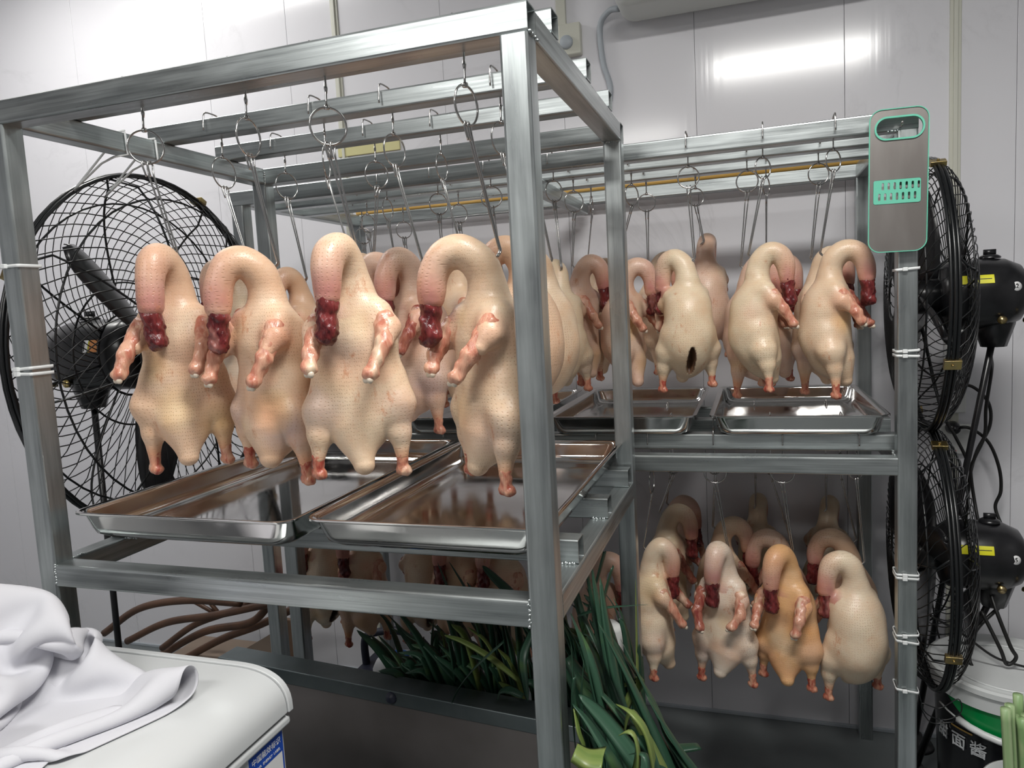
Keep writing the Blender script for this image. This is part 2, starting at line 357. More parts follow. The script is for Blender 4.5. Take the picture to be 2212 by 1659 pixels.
props(b.build('drain_hose', M['grey']), 'grey hose looping down the wall from the air conditioner', 'hose')
b = MB(); b.box((-.215, WY-.008, 2.012), (.039, WY-.0005, 2.075)); props(b.build('wall_board', M['board_y'], bevel=.002), 'pale yellow board strip on the back wall', 'board')
# ------------------------------------------------------------------ racks
S = .04; W_, D_, T, ZB = .968, .748, 1.814, 1.006
rack = thing('steel_rack', (W_/2, D_/2, 0), 'front galvanized steel rack with square posts and open tube tops', 'rack')
h = S/2
for x in (h, W_-h):
    for y in (h, D_-h): tube('post', (x, y, 0), (x, y, T-S), S, parent=rack)
for y in (h, D_-h):
    tube('top_beam', (0, y, T-h), (W_, y, T-h), S, parent=rack); tube('shelf_beam', (S-.001, y, ZB-h), (W_-S+.001, y, ZB-h), S, parent=rack)
for x in (h, W_-h):
    tube('top_side_beam', (x, S-.001, T-h), (x, D_-S+.001, T-h), S, parent=rack); tube('shelf_side_beam', (x, S-.001, ZB-h), (x, D_-S+.001, ZB-h), S, parent=rack)
FR = (.129, .366, .578)
for y in FR: tube('hanging_rail', (0, y+h, T+.018), (W_, y+h, T+.018), S, .036, parent=rack)
for y in (.157, .41, .655): tube('tray_rail', (.002, y+h, ZB+.02), (W_-.003, y+h, ZB+.02), S, parent=rack)
def weld(rk, pts):
    rnd = random.Random(3)
    for p, L, ax in pts:
        b = MB()
        for i in range(int(L/.004)):
            q = Vector(p)+Vector(ax)*(i*.004+rnd.uniform(-.001, .001)) + Vector((rnd.uniform(-.001, .001),)*3)
            r = rnd.uniform(.0018, .0034); b.lathe([(0.0001, -r), (r*.8, -r*.6), (r, 0), (r*.8, r*.6), (.0001, r)], q, (rnd.random(), rnd.random(), 1), 7)
        b.build('weld_seam', M['steel'], rk)
weld(rack, [((W_-S, D_-S-.001, T-S), S, (1, 0, 0)), ((W_+.0005, 0.004, T-S), S, (0, 1, 0)), ((S, .001, ZB), S*.9, (0, 0, -1)), ((W_-S, .001, ZB), .04, (0, 0, -1)),
            ((W_-.034, .1555, ZB+.001), .03, (1, 0, 0)), ((W_-.034, .4085, ZB+.001), .03, (1, 0, 0)), ((.045, .155, ZB+.001), .03, (1, 0, 0)), ((S, .04, ZB+.001), .03, (0, 1, 0)), ((S+.001, D_-S, T-S), .036, (0, 0, 1))])
KX0, KX1, KY0, KY1, KT, KM = -.156, 1.5725, .8135, 1.506, 1.787, 1.047
krack = thing('steel_rack', ((KX0+KX1)/2, (KY0+KY1)/2, 0), 'long galvanized steel rack standing along the back wall', 'rack')
for x in (KX0+h, KX1-h):
    for y in (KY0+h, KY1-h): tube('post', (x, y, 0), (x, y, KT-S if y < 1 else KT-S), S, parent=krack)
for y in (KY0+h, KY1-h):
    tube('top_beam', (KX0, y, KT-h), (KX1, y, KT-h), S, parent=krack); tube('shelf_beam', (KX0+S-.001, y, KM-h), (KX1-S+.001, y, KM-h), S, parent=krack)
for x in (KX0+h, KX1-h):
    tube('top_side_beam', (x, KY0+S-.001, KT-h), (x, KY1-S+.001, KT-h), S, parent=krack); tube('shelf_side_beam', (x, KY0+S-.001, KM-h), (x, KY1-S+.001, KM-h), S, parent=krack)
for y in (.95, 1.11): tube('hanging_rail', (KX0+S, y+h, KT-h), (KX1-S, y+h, KT-h), S, parent=krack)
tube('cross_beam', (.71, KY0+S, KT-S-.017), (.71, KY1-S, KT-S-.017), S, .034, parent=krack)
KR = (.886, 1.12, 1.35)
for y in KR: tube('tray_rail', (KX0+.004, y+h, KM+.02), (KX1-.004, y+h, KM+.02), S, parent=krack)
weld(krack, [((KX1-S, KY0+.001, KT-S), .02, (-1, 0, 0)), ((KX1-S-.001, KY0+.03, KM), .03, (0, 1, 0)), ((KX1-.035, .888, KM+.001), .03, (1, 0, 0))])
b = MB(); b.sweep([(-.13, 1.478, KT+.009), (1.55, 1.478, KT+.009)], .0085, 10); props(b.build('bamboo_pole', M['bamboo']), 'yellow bamboo pole lying along the rear top beam of back rack', 'pole')
# ------------------------------------------------------------------ trays
def tray(x0, x1, y0, y1, z, d, label, rz=0):
    rings = [(.000, 0, .03), (.000, -.0035, .03), (.0015, -.0045, .03), (.010, -.0035, .026), (.0125, -.010, .025), (.0165, -d+.018, .032), (.020, -d+.007, .035), (.030, -d, .036), (.06, -d, .03)]
    V = []; n = None
    def ringv(ins, dz, r):
        return [(x, y, z+dz) for x, y in rrect(x0+ins, x1-ins, y0+ins, y1-ins, r, 7)]
    outer = [ringv(*a) for a in rings]; inner = [ringv(i+.0012, dz+.0012, r) for i, dz, r in rings[::-1] if i > .009]+[ringv(.009, -.001, .027), ringv(.002, .0005, .03)]
    loops = outer+inner; n = len(loops[0]); V = [v for l in loops for v in l]; k0 = len(outer)
    Fc = []
    for i in range(len(loops)-1):
        if i == k0-1: continue
        Fc += [(i*n+k, i*n+(k+1) % n, (i+1)*n+(k+1) % n, (i+1)*n+k) for k in range(n)]
    Fc += [((len(loops)-1)*n+k, (len(loops)-1)*n+(k+1) % n, (k+1) % n, k) for k in range(n)]
    Fc.append(tuple((k0-1)*n+k for k in range(n))); Fc.append(tuple(k0*n+k for k in range(n))[::-1])
    o = mesh_obj('steel_tray', [(v[0]-(x0+x1)/2, v[1]-(y0+y1)/2, v[2]-z+d) for v in V], Fc, M['chrome'])
    o.location = ((x0+x1)/2, (y0+y1)/2, z-d); o.rotation_euler = (0, 0, rz)
    autosmooth(o, 60); return props(o, label, 'tray')
ZT = ZB+.04
tray(.058, .522, .022, .752, ZT+.0505, .05, 'polished steel tray on the left half of front rack shelf')
tray(.532, .945, .044, .745, ZT+.0505, .05, 'polished steel tray on front rack shelf beside the corner post')
ZK = KM+.04
tray(1.132, 1.528, .842, 1.462, ZK+.0505, .05, 'steel tray on back rack shelf, rightmost, below two side-on ducks')
tray(.722, 1.102, .842, 1.462, ZK+.0505, .05, 'steel tray on back rack shelf, second from the right')
tray(.31, .69, .842, 1.462, ZK+.0505, .05, 'steel tray on back rack shelf, behind the front rack trays')
tray(-.10, .28, .842, 1.462, ZK+.0505, .05, 'steel tray at the far left end of back rack shelf')
# ------------------------------------------------------------------ implicit surfaces (smoothly joined) for the ducks
def ell(P, c, r, rot=None):
    q = P-np.asarray(c, float)
    if rot is not None: q = q@np.asarray(rot)
    r = np.asarray(r, float); k1 = np.sqrt(((q/r)**2).sum(1))+1e-9; k2 = np.sqrt(((q/r**2)**2).sum(1))+1e-9; return k1*(k1-1)/k2
def cap(P, a, b, ra, rb):
    a = np.asarray(a, float); b = np.asarray(b, float); d = b-a; t = np.clip(((P-a)@d)/max(d@d, 1e-9), 0, 1); return np.sqrt(((P-a-t[:, None]*d)**2).sum(1))-(ra+(rb-ra)*t)
def smin(a, b, k):
    h_ = np.clip(.5+.5*(b-a)/k, 0, 1); return b+(a-b)*h_-k*h_*(1-h_)
def smax(a, b, k): return -smin(-a, -b, k)
def nets(fn, lo, hi, st):
    """surface nets polygonisation with the vertices pulled onto the surface"""
    lo = np.asarray(lo, float); n = (np.ceil((np.asarray(hi)-lo)/st)).astype(int)+1
    X = np.stack(np.meshgrid(*[lo[i]+st*np.arange(n[i]) for i in range(3)], indexing='ij'), -1)
    f = fn(X.reshape(-1, 3)).reshape(n); g = f < 0
    m = n-1; cnt = np.zeros(m); acc = np.zeros((*m, 3)); idx = np.indices(m).transpose(1, 2, 3, 0).astype(float)
    def sl(o): return tuple(slice(o[i], o[i]+m[i]) for i in range(3))
    for ax in range(3):
        for u in (0, 1):
            for v in (0, 1):
                o0 = [0, 0, 0]; oth = [i for i in range(3) if i != ax]; o0[oth[0]] = u; o0[oth[1]] = v; o1 = list(o0); o1[ax] = 1
                fa, fb = f[sl(o0)], f[sl(o1)]; cr_ = (fa < 0) != (fb < 0); t = np.where(cr_, fa/np.where(cr_, fa-fb, 1), 0)
                p = np.array(o0, float)[None, None, None, :]*np.ones((*m, 1)); p[..., ax] += t; acc += p*cr_[..., None]; cnt += cr_
    act = cnt > 0; ids = -np.ones(m, int); ids[act] = np.arange(act.sum())
    V = lo+st*(idx[act]+acc[act]/cnt[act][:, None]); Fc = []
    for ax in range(3):
        o1 = [0, 0, 0]; o1[ax] = 1; s0 = tuple(slice(0, n[i]-(1 if i == ax else 0)) for i in range(3)); s1 = tuple(slice(o1[i], n[i]) for i in range(3))
        a, b_ = g[s0], g[s1]; ch = np.argwhere(a != b_); oth = [i for i in range(3) if i != ax]
        ok = (ch[:, oth[0]] > 0) & (ch[:, oth[1]] > 0) & (ch[:, oth[0]] < m[oth[0]]) & (ch[:, oth[1]] < m[oth[1]]); ch = ch[ok]
        def cell(du, dv): c = ch.copy(); c[:, oth[0]] -= du; c[:, oth[1]] -= dv; return ids[tuple(c.T)]
        q = np.stack([cell(1, 1), cell(0, 1), cell(0, 0), cell(1, 0)], 1); ins = a[tuple(ch.T)]
        flip = ins if ax != 1 else ~ins
        q[~flip] = q[~flip][:, ::-1]; Fc.append(q)
    Fc = np.concatenate(Fc)
    for _ in range(2):
        e = st*.25; d0 = fn(V); G = np.stack([fn(V+np.eye(3)[i]*e)-d0 for i in range(3)], 1)/e; V = V-G*(np.clip(d0, -st, st)/np.maximum((G**2).sum(1), .3))[:, None]
    return V, Fc
def rotz(a): c, s_ = math.cos(a), math.sin(a); return np.array([[c, -s_, 0], [s_, c, 0], [0, 0, 1]])
TONES = {'cream': (.72, .545, .385), 'peach': (.72, .485, .33), 'pink': (.71, .495, .385), 'pale': (.76, .62, .46), 'orange': (.70, .40, .18), 'yellow': (.72, .58, .41), 'white': (.76, .64, .53)}
def make_duck(seed, yaw, nb, tone, slit, res, fat=1.0, neck=1.0, tilt=0.0, wl=0.0, wr=0.0, P=None):
    """local frame: origin = where the hook pierces the neck base, back of the bird faces -Y before yaw; nb = neck bend direction (world plan angle)"""
    rd = random.Random(seed); j = lambda a: rd.uniform(-a, a)
    Rz = rotz(yaw); Rt = np.array([[1, 0, 0], [0, math.cos(tilt), -math.sin(tilt)], [0, math.sin(tilt), math.cos(tilt)]]); R = Rz@Rt
    n = np.array([math.cos(nb), math.sin(nb), 0]); off = n*.026+np.array([0, .0, -.012])
    w_ = lambda p: R@np.asarray(p, float)+off
    q = 1.0+j(.03); fx = fat*(1+j(.04))
    body = [('e', (0, .010, -.128), (.061*fx, .053, .066)), ('e', (0, .022, -.180), (.061*fx, .060, .088)), ('e', (0, .014, -.225), (.063*fx, .058, .074)),
            ('e', (0, -.004, -.270), (.044*fx, .042, .052))]
    tail = (np.array((j(.006), -.016, -.280)), np.array((j(.014), -.032+j(.008), -.328+j(.008))))
    lx = [(-1, .064+j(.006), j(.014), j(.014)), (1, .064+j(.006), j(.014), j(.014))]
    npts = [(-.004, 0, -.095, .031), (-.003, 0, -.055, .0275), (.008*neck, 0, -.022, .0272), (.029*neck, 0, -.004, .0265), (.052*neck, 0, -.011, .0248), (.066*neck, 0, -.038, .0225), (.070*neck, 0, -.072-.012*rd.random(), .0203)]
    # the hook pierces the back side of the neck base; shift the neck so that the origin lies at its surface
    sh = n*.025
    NP = []
    for (a, _, z, r) in npts:
        p = n*a+np.array([0, 0, z]); NP.append((p+sh, r))
    Pc = np.array(smoothpath([tuple(p) for p, r in NP], 3)); Rc = np.interp(np.linspace(0, 1, len(Pc)), np.linspace(0, 1, len(NP)), [r for p, r in NP]); NP = list(zip(Pc, Rc))
    def fn(X):
        L = (X-off)@R
        d = ell(L, body[0][1], body[0][2])
        for _, c, r in body[1:]: d = smin(d, ell(L, c, r), .03)
        d = smin(d, cap(L, tail[0], tail[1], .036, .0175), .020)
        for s_, x, y, z in lx:
            d = smin(d, cap(L, (s_*.040*fx, .006, -.205), (s_*(.056*fx), -.004+y*.3, -.246), .034, .031), .020)
            d = smin(d, cap(L, (s_*.056*fx, -.004+y*.3, -.246), (s_*(.4*.056*fx+.6*x), -.010+y*.7, -.287+z*.6), .031, .0185), .012)
            d = smin(d, cap(L, (s_*(.4*.056*fx+.6*x), -.010+y*.7, -.287+z*.6), (s_*x, -.012+y, -.325+z), .0185, .0102), .010)
            d = smin(d, cap(L, (s_*.038*fx, -.014, -.094), (s_*.053*fx, -.032, -.118), .024, .019), .02)
            d = smin(d, cap(L, (s_*.053*fx, -.032, -.118), np.array((s_*.055*fx, -.043, -.138))+(n*.008)@R, .019, .0125), .012)
        d = smin(d, cap(L, (0, .0, -.13), np.array(NP[2][0]-off)@R, .043, .029), .024)
        dn = cap(X, NP[0][0], NP[1][0], NP[0][1], NP[1][1])
        for k in range(1, len(NP)-1):
            dn = smin(dn, cap(X, NP[k][0], NP[k+1][0], NP[k][1], NP[k+1][1]), .004)
        d = smin(d, dn, .012)
        a = np.abs(L[:, 0]); d = d-.0015*np.sin(L[:, 2]*60+seed)*np.sin(L[:, 0]*50+seed*2)
        if slit: d = smax(d, -ell(L, (.003, .062, -.280), (.0100, .045, .048)), .006)
        return d
    V, Fc = nets(fn, (-.15, -.15, -.375), (.15, .15, .06), res)
    L = (V-off)@R; N_ = len(V)
    base = np.array(TONES[tone]); C = np.tile(base, (N_, 1)).astype(float)*(1+j(.05))
    def blend(mask, col): C[:] = C*(1-mask[:, None])+np.array(col)*mask[:, None]
    def blob(c, r, k=1.0): return np.clip(1-np.sqrt((((L-np.array(c))/r)**2).sum(1)), 0, 1)**.8*k
    # neck: pinker toward the cut end
    a = ((V-sh)@n)/(.073*neck); zz = V[:, 2]
    nk = np.clip((a-.45)*2.2, 0, 1)*(zz > -.11)*(np.abs((V-sh)@np.array([-n[1], n[0], 0])) < .03)
    blend(nk*np.clip(.35+(-zz)*7, 0, .75), (.62, .30, .25))
    blend(np.clip(nk*(-zz-.03)*16, 0, .6), (.42, .12, .12))
    for s_ in (-1, 1):
        blend(blob((s_*.058, -.036, -.118), .040, .55), (.72, .26, .18)); blend(blob((s_*(.05+j(.01)), -.04, -.15+j(.02)), .045, .35*rd.random()+.1), (.80, .38, .22))
        if rd.random() < .7: blend(blob((s_*.060, -.022+j(.02), -.255+j(.02)), .052, .40+.40*rd.random()), (.40, .28, .30))
        blend(np.clip((-.308-L[:, 2])*34, 0, .7)*(s_*L[:, 0] > .042), (.66, .26, .13))
    for _ in range(11):
        blend(blob((j(.06), -.03+j(.06), -.2+j(.11)), .025+.035*rd.random(), .50+.3*rd.random()), rd.choice([(.80, .55, .22), (.80, .40, .25), (.84, .70, .50), (.62, .52, .44), (.78, .50, .20), (.74, .48, .36)]))
    if tone == 'orange':
        for _ in range(6): blend(blob((j(.06), -.03+j(.05), -.2+j(.1)), .05, .6), (.66, .28, .08))
    blend(blob((0, -.035, -.34), .022, .35), (.70, .42, .26))
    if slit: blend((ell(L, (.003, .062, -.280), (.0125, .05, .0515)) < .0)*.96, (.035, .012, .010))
    th = np.arctan2(L[:, 0], L[:, 1]) ; pore = np.stack([th*.075, L[:, 2]*1.0, np.zeros(N_)], 1)
    C4 = np.concatenate([np.clip(C, 0, 1), np.ones((N_, 1))], 1)
    parts = [('body', V, Fc, M['skin'], {'tint': ('FLOAT_COLOR', C4), 'pore': ('FLOAT_VECTOR', pore)})]
    # raw neck end
    e0, e1 = NP[-2][0], NP[-1][0]; dirn = (e1-e0)/np.linalg.norm(e1-e0); tip = e1+dirn*.030+np.array([j(.004), j(.004), -.028]); mid = e1+dirn*.016
    def fn2(X):
        nz = .0016*(np.sin(X[:, 0]*420+seed)*np.sin(X[:, 1]*390+seed*3)*np.sin(X[:, 2]*330+seed)+.8*np.sin(X[:, 2]*190+X[:, 0]*140+seed))
        d = cap(X, e1-dirn*.008, mid, .0182, .0160); d = smin(d, cap(X, mid, tip, .0160, .0172), .006); d = smin(d, cap(X, tip+np.array([.006, -.004, -.002]), tip+np.array([-.008, .004, -.006]), .012, .012), .006)
        return d+nz
    lo = np.minimum(e1, tip)-.035; hi = np.maximum(e1, tip)+.035
    V2, F2 = nets(fn2, lo, hi, min(res, .0032)); parts.append(('neck_stump', V2, F2, M['neckflesh'], None))
    for s_, dw in ((-1, wl), (1, wr)):
        r0 = np.array((s_*.050*fx, -.030, -.106)); r1 = np.array((s_*(.056+dw), -.050+j(.006), -.146+j(.006))); r2 = np.array((s_*(.050+dw*1.6+j(.010)), -.057+j(.006), -.178+j(.010)))
        A, B_, C_ = w_(r0), w_(r1)+n*.010, w_(r2)+n*.024
        def fn3(X):
            d = cap(X, A, B_, .0185, .0120); d = smin(d, cap(X, B_, C_, .0125, .0100), .008); d = smin(d, ell(X, C_, (.0125, .0125, .010)), .005)
            return d+.0018*np.sin(X[:, 0]*260+seed)*np.sin(X[:, 1]*280)*np.sin(X[:, 2]*200+s_)
        lo = np.minimum(np.minimum(A, B_), C_)-.024; hi = np.maximum(np.maximum(A, B_), C_)+.024
        V3, F3 = nets(fn3, lo, hi, min(res, .0035)); parts.append(('wing_stub', V3, F3, M['wingdark'] if rd.random() < .3 else M['wing'], None))
        dd = (C_-B_)/np.linalg.norm(C_-B_)
        def fn4(X): return smin(ell(X, C_+dd*.0105+np.array([.004, 0, 0]), (.0052, .0052, .006)), ell(X, C_+dd*.0105+np.array([-.004, .002, 0]), (.005, .005, .0055)), .002)
        V4, F4 = nets(fn4, C_+dd*.0105-.016, C_+dd*.0105+.016, .0028); parts.append(('bone_end', V4, F4, M['bone'], 'wing'))
    for s_, x, y, z in lx:
        A = w_((s_*x, -.012+y, -.322+z)); B_ = w_((s_*(x+.001), -.012+y, -.348+z))
        def fn5(X):
            d = cap(X, A, B_, .0102, .0088); d = smin(d, ell(X, B_+np.array([.004, 0, -.004]), (.0105, .0105, .009)), .004); d = smin(d, ell(X, B_+np.array([-.005, .002, -.002]), (.009, .009, .009)), .004)
            return d+.0007*np.sin(X[:, 0]*500)*np.sin(X[:, 2]*420+seed)
        V5, F5 = nets(fn5, np.minimum(A, B_)-.022, np.maximum(A, B_)+.022, min(res, .003)); parts.append(('leg_end', V5, F5, M['shank'], None))
    return parts
CACHE = {}
def duck(P, cut, rel, bend, label, tone='cream', slit=False, seed=1, res=.0052, sc=1.0, fat=1.0, neck=1.0, tilt=0.0, wl=0.0, wr=0.0, group=None, like=None, dz=0):
    """P = pierce point; rel = how far the back is turned to the picture's left of facing the room front; bend = neck direction"""
    P = Vector(P)
    if like is not None and like in CACHE:
        src = CACHE[like]; o = src.copy(); COL.objects.link(o); o.location = P; o.rotation_euler = (0, 0, cut); o['label'] = label
        o.scale = (sc, sc, sc)
        for ch in src.children:
            c = ch.copy(); COL.objects.link(c); c.parent = o; c.matrix_parent_inverse = Matrix()
            for g_ in ch.children: k = g_.copy(); COL.objects.link(k); k.parent = c; k.matrix_parent_inverse = Matrix()
        if group: o['group'] = group
        return o
    o = thing('hanging_duck', P, label, 'duck', group or 'plucked ducks hanging on the racks'); o.rotation_euler = (0, 0, 0); o.scale = (sc, sc, sc)
    cd_ = math.atan2(CAM[1]-P.y, CAM[0]-P.x); back = cd_-math.radians(rel); yaw = back+PI/2
    nbw = cd_-math.radians(bend)
    last = None
    for nm, V, Fc, m, at_ in make_duck(seed, yaw, nbw, tone, slit, res, fat, neck, tilt, wl, wr):
        if at_ == 'wing': mesh_obj(nm, V, Fc, m, last, world=False)
        else: last = mesh_obj(nm, V, Fc, m, o, world=False, attrs=at_)
    if like is not None: CACHE[like] = o
    return o
HN = [0]
def hook(x, ystem, zbeam, hb, zr, rr, ang, P, label, drop=.03, front=True):
    """S hanger over a beam of height hb whose top is zbeam; ring centre height zr; prongs reach the duck at P"""
    P = Vector(P); hc = .003 if drop == 0 else .013; t = thing('duck_hook', (x, ystem, zbeam), label, 'hook', 'steel ring hooks carrying the ducks')
    b = MB(); yf = ystem-.052
    up = [(x, yf-.002, zbeam-drop), (x, yf, zbeam-.004), (x, yf+.006, zbeam+hc*.8), (x, yf+.026, zbeam+hc), (x, ystem-.006, zbeam+hc*.8), (x, ystem, zbeam-.004), (x, ystem+.0005, zbeam-hb), (x, ystem, zr+rr+.030), (x, ystem-.002, zr+rr+.002)]
    if drop == 0: up = [(x, ystem-.036, zbeam+.0018), (x, ystem-.020, zbeam+.0019), (x, ystem-.004, zbeam+.0015)]+up[5:]
    pts = smoothpath(up, 4); b.sweep(pts, .0017, 6); o = b.build('hanger', M['wire'], t)
    b = MB(); b.sweep([(x, ystem, zr+rr+.020), (x, ystem, zr+rr+.028), (x, ystem, zr+rr+.036)], [.0017, .0030, .0017], 8); b.lathe([(.0005, -.003), (.0042, -.003), (.0042, .003), (.0005, .003)], (x, ystem-.001, zr+rr), (0, 0, 1), 6); b.build('swivel', M['wire'], t)
    b = MB(); A = (math.sin(ang), math.cos(ang), 0); b.ring((x, ystem-.001, zr), rr, .0017, A, 32, 6); b.build('ring', M['wire'], t)
    bt = Vector((x, ystem-.001, zr-rr)); d = (P-bt); dn = d.normalized(); side = Vector((math.cos(ang), -math.sin(ang), 0))
    # bend back into the neck
    inn = Vector((-d.x, -d.y, 0)); hv = Vector((-.6, -.2, 0)) if inn.length < .004 else inn.normalized()
    for k in (-1, 1):
        b = MB(); o_ = side*k*.004
        q = [bt+o_+Vector((0, 0, -.004))-side*k*.001+dn*.018+Vector((0, -.006, 0)), bt+o_+Vector((0, -.006, -.002)), bt+o_+Vector((0, -.002, .0045)), bt+o_+Vector((0, .005, -.002)), bt+o_*.9+dn*.02, bt+o_*.6+d*.5, P+o_*.5-dn*.014, P+o_*.5+Vector((0, 0, -.001)), P+o_*.5+hv*.008+Vector((0, 0, -.010))]
        b.sweep(smoothpath(q, 4), .0016, 6); b.build('prong', M['wire'], t)
    return t
TB = T; ROW = {'A': (.0455, T, .04), 'B': (.4115, T+.036, .036), 'C': (.6235, T+.036, .036), 'K': (.859, KT, .04), 'K2': (.9955, KT, .04), 'K3': (1.1555, KT, .04), 'L': (KR[0]+.0455, KM+.04, .04), 'L2': (KR[1]+.0455, KM+.04, .04), 'L3': (KR[2]+.0455, KM+.04, .04)}
def station(row, ru, rv, w, h_, pu, pv, dlabel, rel, bend, ydep=0.0, noduck=False, **k):
    """one hook and its duck: ring seen at (ru, rv) with pixel width w and height h_, neck pierced at (pu, pv)"""
    y, zt, hb = ROW[row]; c = at(ru, rv, 1, y); top = at(ru, rv-h_/2, 1, y); rr = abs(top.z-c.z)
    ang = math.acos(min(1, max(.05, w/h_))); P = at(pu, pv, 1, y+ydep)
    base = math.atan2(CAM[0]-c.x, CAM[1]-c.y)+PI
    hook(c.x, y, zt, hb, c.z, rr, base-ang-PI+PI, P, 'steel hook of the '+' '.join(dlabel.split()[:12]), drop=.0 if row == 'A' else .026)
    if noduck: return
    k.setdefault('sc', {'A': .94, 'B': .92, 'C': .90, 'K': .87, 'K2': .87, 'K3': .88}.get(row, .94))
    return duck(P+Vector((0, 0, .004)), 0, rel, bend, dlabel, **k)
# front rack, front beam
R1 = .0030
station('A', 316, 318, 74, 74, 388, 566, 'pale plucked duck nearest the left post, both wing stubs toward room', 12, 32, tone='peach', seed=3, ydep=.02, res=R1, neck=1.0, wl=.012, wr=.0)
station('A', 538, 297, 50, 84, 600, 566, 'orange-tinged duck second from left on the front beam, seen from the side', 48, 78, tone='peach', seed=5, ydep=.02, res=R1, neck=1.1)
station('A', 710, 273, 80, 82, 772, 545, 'pale duck in middle of front beam with dark red neck end hanging forward', 8, 32, tone='cream', seed=8, ydep=.02, res=R1, fat=1.02)
station('A', 1008, 228, 50, 88, 1080, 540, 'largest pored duck beside the corner post with a long dark wing stub', 58, 92, tone='cream', seed=11, res=R1, fat=1.16, neck=1.25, ydep=.055, sc=.96)
# second row (middle rail)
station('B', 485, 374, 48, 68, 540, 578, 'duck half hidden behind the second duck of front beam, dark neck end left', 60, 85, tone='cream', seed=14)
station('B', 706, 352, 14, 70, 765, 575, 'duck hidden behind the middle duck of the front beam', 20, -60, tone='pink', seed=15)
station('B', 853, 325, 46, 70, 912, 562, 'pinkish duck between the middle duck and the largest duck', 52, 60, tone='pink', seed=17, res=.004)
station('B', 1085, 300, 46, 72, 1150, 535, 'duck mostly hidden behind the corner post, breast to the right', 100, 92, tone='peach', seed=19)
# third row
station('C', 620, 402, 46, 57, 662, 600, 'duck of the third rail with its neck arching behind the second front duck', 70, 60, tone='peach', seed=21)
station('C', 814, 378, 50, 58, 806, 572, 'small pale duck peeping out behind the middle duck', 10, 30, tone='cream', seed=22)
station('C', 955, 361, 24, 57, 1003, 560, 'pale duck whose neck arches just left of the largest duck', 40, 80, tone='cream', seed=24)
station('C', 1150, 345, 40, 57, 1192, 560, 'duck behind the corner post overlapping the slit duck', 120, 60, tone='cream', seed=26)
# back rack, front beam
station('K', 838, 453, 22, 46, 860, 600, 'duck of the back rack hidden deep behind the middle front duck', 30, 60, seed=30, res=.007)
station('K', 948, 441, 40, 46, 960, 600, 'duck of the back rack hidden behind the pinkish duck', 30, 60, seed=31, res=.007)
station('K', 1062, 426, 46, 46, 1085, 590, 'duck of the back rack hidden behind the largest duck', 30, 60, seed=32, res=.007)
station('K', 1197, 413, 36, 46, 1213, 578, 'cream duck with open belly slit just right of the corner post', 182, 160, tone='yellow', slit=True, seed=33, res=.004, ydep=-.02)
station('K', 1487, 383, 46, 46, 1500, 556, 'plump cream duck with open slit, breast to room, on back rack', 168, 110, tone='yellow', slit=True, seed=35, res=.0038, fat=1.0)
station('K', 1648, 363, 32, 46, 1617, 548, 'cream duck seen side-on with neck curving right, middle of back rack', -92, -88, tone='yellow', slit=True, seed=37, res=.0038)
station('K', 1800, 347, 30, 48, 1772, 545, 'last cream duck of upper back rack, seen side-on beside the fan', -82, -92, tone='cream', slit=True, seed=39, res=.0038, neck=1.2)
# back rack, second rail
station('K2', 795, 483, 30, 40, 815, 620, 'duck of second back rail behind the front row', 30, 60, seed=40, res=.007)
station('K2', 992, 462, 36, 40, 1010, 610, 'duck of second back rail behind the largest duck', 30, 60, seed=41, res=.007)
station('K2', 1240, 436, 40, 45, 1236, 572, 'pinkish duck whose small neck end pokes out right of the slit duck', -60, -80, tone='pink', seed=42)
station('K2', 1365, 422, 28, 45, 1330, 580, 'pinkish side-on duck partly covered by the rear post of front rack', -62, -88, tone='pink', seed=44, res=.004, neck=1.15)
station('K2', 1614, 392, 46, 46, 1600, 572, 'pink duck behind the side-on duck in the middle of back rack', -50, -80, tone='pink', seed=46)
station('K2', 1768, 376, 42, 46, 1752, 556, 'duck behind the last side-on duck, legs hanging free', -30, -70, tone='cream', seed=47)
# back rack, third rail
station('K3', 785, 510, 34, 34, 800, 630, 'duck of third back rail far behind the front row', 30, 60, seed=50, res=.008)
station('K3', 873, 497, 34, 36, 890, 630, 'duck of third back rail near the wall behind the front row', 30, 60, seed=51, res=.008)
station('K3', 1278, 446, 6, 40, 1268, 578, 'duck at the wall seen between corner post and rear post', -150, -80, tone='cream', seed=52)
station('K3', 1397, 438, 38, 38, 1400, 566, 'duck near the wall just right of the rear post', -80, -75, tone='cream', seed=53)
station('K3', 1503, 426, 34, 38, 1520, 520, 'duck at the wall rising higher behind the plump slit duck', 175, -170, tone='pink', seed=54)
station('K3', 1655, 402, 14, 40, 1655, 570, 'duck at the wall behind the middle pair of back rack', -60, -60, tone='pink', seed=55)
